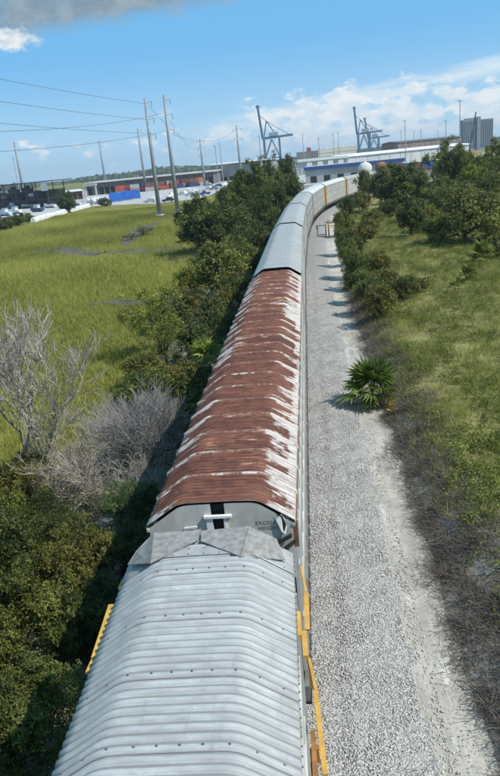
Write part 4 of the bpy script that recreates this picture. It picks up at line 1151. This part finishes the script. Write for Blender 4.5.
# long white barrier, segment by segment
def barrier():
    a, b = at_px(33, 222, None), at_px(89, 207, None); L, ang = frame_between(a, b); n = 12
    t = empty('white_barrier', (a[0], a[1], float(hz(a[0], a[1]))), ang, 'long low white segmented barrier at the marsh edge', 'barrier')
    me = MB().prism([(-.9, -.3), (.9, -.3), (.75, 1.3), (.35, 1.9), (-.35, 1.9), (-.75, 1.3)], 'x', 0, L / n - .35).mesh('segment', WHITE)
    for i in range(n): link('segment', me, t, (L * i / n, 0, .12 * (i % 3)))
barrier()
for u, v, h, r, t, k, l in ((70, 213, 8.5, 5.0, (.6, .7, .6), 'oak', 'round dark tree behind the white barrier'), (105, 207, 3.6, 3.6, (.8, .9, .7), 'oak', 'low bush at the end of the yard before the blue boxes'),
                            (18, 226, 4.4, 4.2, (.9, .95, .75), 'oak', 'bush at the marsh edge before the all-white boat'), (30, 222, 3.4, 2.6, (.8, .85, .7), 'oak', 'small bush at the near end of the white barrier'), (4, 230, 4.0, 3.4, (.95, .9, .8), 'oak', 'olive bush at the marsh edge before the pale blue boat')):
    x, y = at_px(u, v, None, -1.1); plant(k, x, y, h, r, t, 'shrub' if 'bush' in l else 'tree', l, 'shrub' if 'bush' in l else 'tree')
# long open warehouse
def long_shed(name, a, b, H, D, roofm, wallm, nbay, label, over=1.5, band=None, openf=.62, flip=False):
    L, ang = frame_between(a, b); t = empty(name, (a[0], a[1], YARD), ang, label, 'building')
    MB().box(0, L, .9, D, 0, H).obj('hall', wallm, t)
    MB().prism([(-over, H + .01), (D + over, H + .01), (D + over, H + .45), (D * .5, H + 1.1), (-over, H + .45)], 'x', -over, L + over).obj('roof', roofm, t)
    me = MB().box(-.3, .3, .0, .7, 0, H).mesh('column', wallm)
    dm = MB().box(-L / nbay * .36, L / nbay * .36, .80, .895, 0, H * openf).mesh('bay_opening', mat('dark_opening', (.03, .03, .032), (.02, .02, .02)))
    for i in range(nbay + 1): link('column', me, t, (L * i / nbay, 0, 0))
    for i in range(nbay): link('bay_opening', dm, t, (L * (i + .5) / nbay, 0, 0))
    if band: MB().box(-.2, L + .2, -.25, -.05, H - band[1], H - .02).obj('fascia_band', band[0], t)
    return t
long_shed('warehouse', at_px(88, 196), at_px(214, 184), 8.2, 60, mat('beige_roof', (.46, .44, .39), (.38, .37, .33), .05, .8), mat('dim_wall', (.19, .18, .17), (.13, .125, .12), .1, .8), 22, 'long flat-roofed open warehouse behind the red containers')
long_shed('warehouse', at_px(212, 182.5), at_px(262, 178), 12.4, 50, mat('white_roof', (.72, .72, .70), (.6, .6, .59), .05, .7), mat('grey_wall', (.36, .36, .36), (.28, .28, .28), .1, .8), 6, 'pale-roofed warehouse at the end of the long open one', openf=.25)
def portal():
    a, b = at_px(86, 199), at_px(97, 198); L, ang = frame_between(a, b)
    t = empty('concrete_portal', (a[0], a[1], YARD), ang, 'pale concrete portal before the dark end of the open warehouse', 'portal')
    for x in (0, L): MB().box(x - .5, x + .5, -.5, .5, 0, 7.4).obj('pier', CONC, t)
    MB().box(-.9, L + .9, -.7, .7, 7.41, 8.6).obj('lintel', CONC, t)
portal()
def low_shed():
    a, b = at_px(47, 203), at_px(83, 199); long_shed('open_shed', a, b, 5.0, 16, mat('white_roof', (.72, .72, .70)), mat('brown_wall', (.20, .12, .09), (.14, .09, .07), .2, .8), 7, 'low white-roofed open shed beside the boat rack', over=1.0)
low_shed()
# containers
def container_mesh(L, W, H):
    m = MB(); n = int(L / .55)
    m.box(-L / 2 + .1, L / 2 - .1, -W / 2 + .06, W / 2 - .06, .1, H - .05)
    for i in range(n):
        x = -L / 2 + L * (i + .5) / n
        for yy in (-1, 1): m.box(x - .12, x + .12, yy * (W / 2 - .055) - .005, yy * (W / 2 - .025), .16, H - .12)
    for x in (-1, 1):
        for yy in (-1, 1): m.box(x * (L / 2 - .05) - .1, x * (L / 2 - .05) + .1, yy * (W / 2 - .05) - .07, yy * (W / 2 - .05) + .07, 0, H)
    for yy in (-1, 1): m.box(-L / 2, L / 2, yy * (W / 2 - .05) - .06, yy * (W / 2 - .05) + .06, H - .1, H + .01)
    return m.mesh('container', PAINT)
CONT = {12: container_mesh(12.2, 2.44, 2.7), 6: container_mesh(6.1, 2.44, 2.7)}
def container(x, y, z, ang, L, col, label, group):
    o = link('shipping_container', CONT[L], None, (x, y, z), (0, 0, ang)); o.color = (*col, 1); return tag(o, label, 'container', group)
RED, BRN, ORG, BLU, NAV, GRN, GRYC = (.42, .10, .07), (.22, .09, .06), (.55, .22, .07), (.05, .17, .50), (.05, .08, .18), (.08, .20, .16), (.4, .4, .4)
rng = random.Random(4); a, b = at_px(118, 194.5), at_px(206, 185.5); L, ang = frame_between(a, b); names = {0: 'red', 1: 'brown', 2: 'orange', 3: 'blue', 4: 'navy', 5: 'green', 6: 'grey', 7: 'white'}
pal = [RED, BRN, ORG, BLU, NAV, GRN, GRYC, (.68, .67, .64)]; seq = [0, 1, 0, 2, 3, 0, 6, 1, 2, 0, 5, 0, 4, 7, 1, 4, 2, 6]; nn = len(seq)
for i, c in enumerate(seq):
    f = (i + .5) / nn; x, y = a[0] + (b[0] - a[0]) * f, a[1] + (b[1] - a[1]) * f
    container(x, y + (i * 5 % 3) * 3.2, YARD + .07, ang, 6, pal[c], names[c] + ' shipping container on the ground before the long open warehouse', 'containers before the open warehouse')
    if i % 5 in (0, 1, 3):
        c2 = [0, 1, 2, 6, 0, 4, 1][i % 7]; container(x + .15, y + .1 + (i * 5 % 3) * 3.2, YARD + 2.79, ang, 6, pal[c2], names[c2] + ' shipping container stacked on top before the long open warehouse', 'stacked containers before the open warehouse')
def blue_box(u, v, w, l):
    x, y = at_px(u, v); t = empty('covered_stack', (x, y, YARD + .06), .25, l, 'tarp', 'blue covered boxes in the yard')
    m = MB(); m.prism([(-w / 2, 0), (w / 2, 0), (w / 2 - .1, 4.0), (w * .2, 4.55), (-w * .25, 4.5), (-w / 2 + .15, 3.9)], 'y', -2, 2); o = m.obj('tarp_cover', mat('blue_tarp', (.035, .17, .56), (.03, .12, .42), .6, .45), t)
    m = MB(); m.box(-w / 2 - .04, w / 2 + .04, -2.05, 2.05, -.02, .35); m.obj('pallet_base', mat('grey_pallet', (.3, .29, .27)), t)
for u, v, w in ((116, 202, 6.2), (126, 200.5, 5.8), (135.5, 199, 5.4)): blue_box(u, v, w, 'bright blue covered box in the row at the yard edge')
# parked vehicles (a few pixels each)
def car_mesh(truck=False):
    m = MB()
    m.prism([(-2.2, .35), (2.2, .35), (2.25, .75), (2.0, .95), (-2.1, 1.0), (-2.25, .8)], 'x', -.88, .88)
    m.prism([(-2.0, 1.0), (.9, .98), (.35, 1.52), (-1.5, 1.52)] if not truck else [(-.4, 1.0), (1.1, .98), (.7, 1.75), (-.3, 1.75)], 'x', -.76, .76)
    for y in (-1.35, 1.35):
        for x in (-.86, .86): m.tube([(x - .1, y, .33), (x + .1, y, .33)], .33, 10)
    return m.mesh('car', PAINT)
CARM = [car_mesh(), car_mesh(True)]
CW = {'white': (.75, .75, .74), 'silver': (.42, .43, .45), 'black': (.03, .03, .035), 'dark blue': (.04, .07, .16), 'red': (.4, .05, .04), 'grey': (.2, .2, .21)}
spots = [(92, 203, 'white'), (99, 204, 'silver'), (88, 206, 'grey'), (95, 200, 'white'), (104, 202, 'silver'), (150, 203, 'silver'), (168, 202, 'black'), (172, 197, 'white'), (182, 195, 'white'), (190, 196, 'silver'), (195, 192, 'white'), (201, 193, 'silver'),
         (208, 190, 'white'), (214, 190, 'grey'), (218, 187, 'dark blue'), (224, 186, 'white'), (210, 186, 'silver'), (186, 191, 'white'), (157, 199, 'white'), (230, 184, 'silver'), (78, 207, 'silver'), (85, 202, 'white'), (205, 195, 'dark blue')]
for i, (u, v, c) in enumerate(spots):
    x, y = at_px(u, v); tk = i % 3 == 1
    o = link('parked_car', CARM[tk], None, (x, y, YARD + .065), (0, 0, 1.1 + .35 * (i % 4)), 1.15); o.color = (*CW[c], 1)
    tag(o, c + (' pickup truck' if tk else ' car') + ' parked in the pale yard behind the marsh', 'car', c + ' vehicles parked in the yard' if not tk else c + ' pickups parked in the yard')

# ------------------------------------------------------------------ terminal beyond the bend
BLUEB = mat('blue_band', (.035, .095, .27), (.03, .08, .22), .2, .6)
def terminal():
    a, b = at_px(306, 184), at_px(404, 175); L, ang = frame_between(a, b)
    t = empty('terminal_building', (a[0], a[1], YARD), ang, 'long grey building with a bright blue band beyond the train bend', 'building')
    H = 7.2
    MB().box(0, L, 0, 18, 0, H).obj('hall', mat('terminal_wall', (.40, .40, .40), (.31, .31, .31), .1, .8), t)
    MB().box(-.5, L + .5, -.5, 18.5, H + .01, H + .5).obj('roof', mat('tan_roof', (.50, .46, .42), (.38, .35, .32), .15, .8), t)
    MB().box(-.55, L + .55, -.75, -.52, H - 1.1, H + .45).obj('blue_band', BLUEB, t)
    dm = MB().box(-1.5, 1.5, -.08, -.01, .1, 3.2).mesh('loading_door', DARK)
    for i in range(7): link('loading_door', dm, t, (L * (i + .6) / 7.2, 0, 0))
    rm = MB().box(-1.3, 1.3, -1, 1, 0, 1.5).box(-1.0, 1.0, -.7, .7, 1.52, 1.8).mesh('roof_unit', WHITE)
    for i in range(9): link('roof_unit', rm, t, (L * (i + .4) / 9.2, 5 + 4 * (i % 3), H + .51))
terminal()
def big_roof(u0, v0, u1, v1, d0, d1, ztop, H, D, roofm, wallm, label):
    a, b = py(u0, v0, d0), py(u1, v1, d1); L, ang = frame_between(a, b); t = empty('terminal_shed', (a[0], a[1], YARD), ang, label, 'building')
    MB().box(0, L, 0, D, 0, H).obj('hall', wallm, t)
    MB().prism([(-1.2, H + .02), (D + 1.2, H + .02), (D + 1.2, H + .4), (D / 2, H + 2.0), (-1.2, H + .4)], 'x', -1.2, L + 1.2).obj('roof', roofm, t)
    me = MB().box(-.22, .22, -.3, -.02, 0, H).mesh('pilaster', wallm)
    for i in range(1, 12): link('pilaster', me, t, (L * i / 12, 0, 0))
PALEW = mat('pale_metal_wall', (.46, .47, .45), (.38, .39, .38), .1, .7)
big_roof(296, 168, 348, 164, 520, 520, 0, 8.6, 26, mat('green_grey_roof', (.42, .44, .38), (.34, .36, .31), .1, .7), PALEW, 'grey-green roofed shed between blue-banded building and ship')
big_roof(345, 165, 470, 153, 560, 640, 0, 9.0, 30, mat('bright_roof', (.80, .80, .77), (.72, .72, .7), .1, .5), PALEW, 'very long shed with a bright white roof behind the tanks')
big_roof(398, 150, 462, 145, 850, 900, 0, 17.0, 30, mat('dark_low_roof', (.16, .15, .15)), mat('brick_brown', (.24, .17, .15), (.18, .13, .12), .1, .8), 'long dark brown building below the light masts')
# tower block
def tower():
    a, b = py(463, 140, 900), py(493, 137, 900); L, ang = frame_between(a, b); t = empty('tower_block', (a[0], a[1], YARD), ang, 'grey tower block with rows of windows above the trees', 'building')
    w = mat('tower_wall', (.27, .30, .34), (.22, .25, .29), .1, .8); g = mat('tower_glass', (.06, .075, .09), (.05, .06, .07), .2, .3)
    H = float(py(470, 119.5, 900)[2]) - YARD
    for nm, x0, x1, hh, dy in (('wing', 0, L * .46, H, 0), ('core', L * .46 + .02, L * .58, H + 2.2, -1.2), ('wing', L * .58 + .02, L, H - 1.0, 0)): 
        wg = MB().box(x0, x1, dy, 20, 0, hh).obj(nm, w, t)
        if nm == 'wing':
            n = 6; me = MB().box(-(x1 - x0) / n * .33, (x1 - x0) / n * .33, -.06, -.01, 0, 1.7).mesh('window', g)
            for f in range(13):
                for i in range(n): link('window', me, wg, (x0 + (x1 - x0) * (i + .5) / n, 0, 3 + f * (H - 5) / 13))
    MB().box(L * .1, L * .35, 5, 12, H + .02, H + 1.6).obj('roof_plant', w, t)
tower()
# boxy cargo ship
def ship():
    a, b = py(297, 162, 900), py(357, 158, 900); L, ang = frame_between(a, b); t = empty('cargo_ship', (a[0], a[1], YARD - 1), ang, 'boxy cream and grey cargo ship behind the terminal roofs', 'ship')
    cr = mat('cream_hull', (.78, .70, .60), (.68, .61, .52), .08, .7); gy = mat('ship_grey', (.24, .22, .21), (.18, .17, .16), .1, .8)
    z1 = float(py(330, 148, 900)[2]) + 1.9
    MB().box(L * .36, L, 0, 26, 0, z1).obj('hull', cr, t); MB().box(0, L * .358, .4, 25, 0, z1 - 1.5).obj('stern_block', gy, t)
    m = MB().prism([(L * .17, z1 - 1.49), (L * .25, z1 - 1.49), (L * .235, z1 + 3.2), (L * .18, z1 + 3.2)], 'y', 9, 15); m.obj('funnel', mat('ship_red', (.45, .07, .05)), t)
    for i in range(8): MB().box(L * (.42 + .07 * i), L * (.46 + .07 * i), 4, 12, z1 + .02, z1 + .7 + .8 * (i * 7 % 3)).obj('deck_vent', WHITE if i % 2 else cr, t)
    for k in range(3): MB().box(L * .36 + .1, L - .1, -.25, -.03, z1 * (.35 + .2 * k), z1 * (.35 + .2 * k) + .5).obj('hull_belt', WHITE, t)
ship()
# container cranes
CRANE = mat('crane_blue', (.11, .19, .32), (.085, .15, .26), .1, .6)
def crane(ul, ur, vg, ut, vt, ub, d, label):
    gl, gr = py(ul, vg, d), py(ur, vg, d); W = gr[0] - gl[0]; zg = gl[2] - YARD; top = py(ut, vt, d); back = py(ub, vg, d)
    t = empty('container_crane', (gl[0], d, YARD), 0, label, 'crane', 'container cranes at the quay')
    D = 18.0; T = W * .075 + .7
    for x in (0, W):
        for yy in (0, D): MB().bar((x, yy, 0), (x, yy, zg), T, T).obj('leg', CRANE, t)
    m = MB()
    for yy in (0, D):
        m.bar((0, yy, zg * .33), (W, yy, zg * .33), T * .8); m.bar((0, yy, zg * .33), (W * .5, yy, zg * .95), T * .5); m.bar((W, yy, zg * .33), (W * .5, yy, zg * .95), T * .5)
    for x in (0, W): m.bar((x, 0, zg * .33), (x, D, zg * .33), T * .8)
    m.obj('bracing', CRANE, t)
    m = MB()
    for yy in (D * .35, D * .65): m.bar((-2, yy, zg), (back[0] - gl[0], yy, zg + 1.5), T, T * 1.3)
    m.obj('girder', CRANE, t)
    bt = Vector((top[0] - gl[0], D / 2, top[2] - YARD)); foot = Vector((-1.5, D / 2, zg)); m = MB()
    for e in (-3.4, 3.4):
        m.bar(foot + Vector((0, e, 0)), bt + Vector((0, e * .8, 0)), T * .9, T * 1.1)
    for k in range(9):
        p = foot.lerp(bt, k / 8); m.bar(p + Vector((0, -3.3, 0)), p + Vector((0, 3.3, 0)), T * .5)
    p = foot.lerp(bt, .99); m.box(p.x - T, p.x + T, p.y - 3.6, p.y + 3.6, p.z - 2, p.z + 1); m.obj('raised_boom', CRANE, t)
    apex = Vector((W * .25, D / 2, zg + (bt.z - zg) * .52)); m = MB()
    m.bar((0, D / 2, zg), apex, T * .7); m.bar((W * .9, D / 2, zg), apex, T * .6); m.bar(apex, foot.lerp(bt, .72), T * .35); m.bar(apex, (back[0] - gl[0] - 4, D / 2, zg + 1.5), T * .3)
    m.obj('apex_frame', CRANE, t)
    m = MB(); m.box(W * .35, W * .95, D * .25, D * .75, zg + 2.2, zg + 7); m.obj('machinery_house', WHITE if 0 else mat('crane_pale', (.35, .40, .45)), t)
crane(263.5, 279, 138.5, 257, 105.5, 293, 1050, 'container crane with raised boom rising over the oaks')
crane(358.5, 370, 134, 354.5, 107, 383, 1150, 'taller raised-boom container crane beside the cream ship')
crane(369.5, 379, 138.5, 365, 118, 390, 1350, 'smaller container crane behind the taller one by the ship')
# light masts
MAST = mat('mast_grey', (.30, .32, .34), (.25, .27, .29), .5, .6)
def mast(u, v, d, label, group=None, head=True):
    p = py(u, v, d); h = float(p[2]) - YARD; t = empty('light_mast', (p[0], d, YARD), 0, label, 'light mast', group)
    MB().tube([(0, 0, 0), (0, 0, h)], [.38, .2], 8).obj('shaft', MAST, t)
    if head: MB().tube([(0, 0, h + .01), (0, 0, h + .35)], [1.5, 1.3], 10).obj('lamp_ring', MAST, t)
mast(460, 101, 420, 'tallest light mast standing in front of the tower block'); mast(405, 121, 520, 'light mast above the white-roofed shed'); mast(446, 121, 520, 'light mast above the long dark brown building')
for u, v in ((401, 131), (414, 132), (421, 130), (438, 131)): mast(u, v, 700, 'slender distant light mast over the brown building', 'distant light masts by the brown building')
for u, v in ((302.5, 134.5), (318.5, 138), (333, 134.5), (338, 133)): mast(u, v, 620, 'slender light mast around the cream ship', 'light masts around the ship')
for u, v, l in ((139, 138, 'slender lamp post between the two groups of power poles'), (215, 146, 'slender lamp post over the pale-roofed warehouse'), (219.5, 144, 'slender lamp post over the pale-roofed warehouse'),
                (13, 158, 'slender lamp post behind the boat rack'), (259, 136, 'slender lamp post beside the crane over the oaks')):
    mast(u, v, 520, l, 'lamp posts over the pale-roofed warehouse' if 'pale' in l else None)
def mobile_crane():
    a, b = py(471, 135, 600), py(476, 112, 600); t = empty('mobile_crane', (a[0], 600, YARD), 0, 'dark slanting mobile crane jib against the tower block', 'crane')
    m = MB(); z0 = 3.2; top = Vector((b[0] - a[0], 0, b[2] - YARD)); ft = Vector((-1.5, 0, z0)); m.bar(ft, ft.lerp(top, .5), 1.2); m.bar(ft.lerp(top, .5), top, .8); m.obj('jib', RACK, t)
    m = MB(); m.box(-6, 6, -1.3, 1.3, .9, 2.0); m.box(-3, 1, -1.2, 1.2, 2.02, 3.6); m.box(4, 6, -1.2, 1.2, 2.02, 3.0)
    for x in (-4.5, -2.5, 2.5, 4.5): m.tube([(x, -1.4, .7), (x, 1.4, .7)], .7, 12)
    m.obj('carrier', YELLOW, t)
mobile_crane()
# round tanks and freight beside the yard track
def tank(u, v, d, r, L, ang, mt, label):
    p = py(u, v, d); z = float(p[2]); t = empty('round_tank', (p[0], d, YARD), ang, label, 'tank')
    zc = z - YARD; m = MB(); y = [-L / 2 - .5, -L / 2 - .3, -L / 2, L / 2, L / 2 + .3, L / 2 + .5]
    m.tube([(0, q, zc) for q in y], [r * .35, r * .8, r, r, r * .8, r * .35], 24); m.obj('shell', mt, t, smooth=True)
    for yy in (-L * .3, L * .3): MB().box(-r * .8, r * .8, yy - .3, yy + .3, 0, zc - r * .55).obj('saddle', CONC, t)
    MB().tube([(0, 0, zc + r - .02), (0, 0, zc + r + .5)], .5, 10).obj('manway', mt, t)
tank(365, 168.5, 262, 2.1, 4, .12, WHITE, 'big white round tank where the train disappears')
tank(381, 167.5, 275, 2.0, 4, .12, mat('tank_brown', (.30, .15, .09), (.2, .1, .07), .5, .7), 'rust-brown round tank beside the white one')
for u, v, c, nm in ((392, 171, GRN, 'green'), (402, 170.5, BRN, 'brown'), (411, 169.5, BLU, 'blue'), (420, 168.5, BRN, 'brown'), (428, 167.5, BLU, 'blue'), (436, 166.5, BLU, 'blue')):
    p = py(u, v, 330); container(p[0], 330, YARD + .07, .12, 6, BRN, 'brown low container under others beside the round tanks', 'brown containers beside the round tanks')
    container(p[0] + .3, 330.2, YARD + 2.79, .12, 6, c, nm + ' container on top of the row beside the round tanks', 'upper containers beside the round tanks')
def retaining():
    a, b = py(392, 176, 300), py(452, 171, 300); L, ang = frame_between(a, b); t = empty('retaining_wall', (a[0], a[1], YARD), ang, 'pale concrete wall below the containers beyond the cedars', 'wall')
    n = 8; me = MB().box(.04, L / n - .04, 0, .4, -.3, 2.2).mesh('wall_panel', CONC)
    for i in range(n): link('wall_panel', me, t, (L * i / n, 0, 0))
    MB().box(0, L, -.1, .5, 2.21, 2.45).obj('coping', CONC, t)
retaining()

# ------------------------------------------------------------------ far woods on the horizon
def far_woods():
    rng = np.random.RandomState(8); n = 2600
    th = np.radians(rng.uniform(-32, 26, n)); d = rng.uniform(1900, 2600, n); x = d * np.sin(th); y = d * np.cos(th)
    r = rng.uniform(9, 20, n); h = rng.uniform(8, 15, n) * (1 + .35 * np.sin(th * 23) + .2 * np.sin(th * 61))
    k = 10; P = np.stack([np.repeat(x, k), np.repeat(y, k), np.repeat(np.full(n, YARD), k)], -1); q = unit(rng.normal(size=(n * k, 3))); q[:, 2] = np.abs(q[:, 2])
    P += q * np.stack([np.repeat(r, k), np.repeat(r, k), np.repeat(h, k)], -1)
    V, F = diamonds(P, unit(q + rng.normal(size=q.shape) * .4), 9., 7., rng)
    o = link('distant_woods', np_mesh('distant_woods', V, F, LEAF, False, np.clip(rng.normal(.4, .2, len(F)), 0, 1))); o.color = (.7, .8, .7, 1)
    tag(o, 'low band of woods along the horizon', 'woods', kind='stuff')
far_woods()
def haze():
    m = MB(); m.box(-4700, 4700, -80, 6600, -3.0, 125); mt = bpy.data.materials.new('haze_air'); mt.use_nodes = True; nt = mt.node_tree; nt.nodes.clear()
    o = nt.nodes.new('ShaderNodeOutputMaterial'); v = nt.nodes.new('ShaderNodeVolumePrincipled'); v.inputs['Density'].default_value = .00015; v.inputs['Color'].default_value = (.80, .90, 1, 1); v.inputs['Anisotropy'].default_value = .2
    nt.links.new(v.outputs[0], o.inputs['Volume']); tag(m.obj('haze', mt), 'thin pale blue haze over marsh and port', 'haze', kind='stuff')
haze()
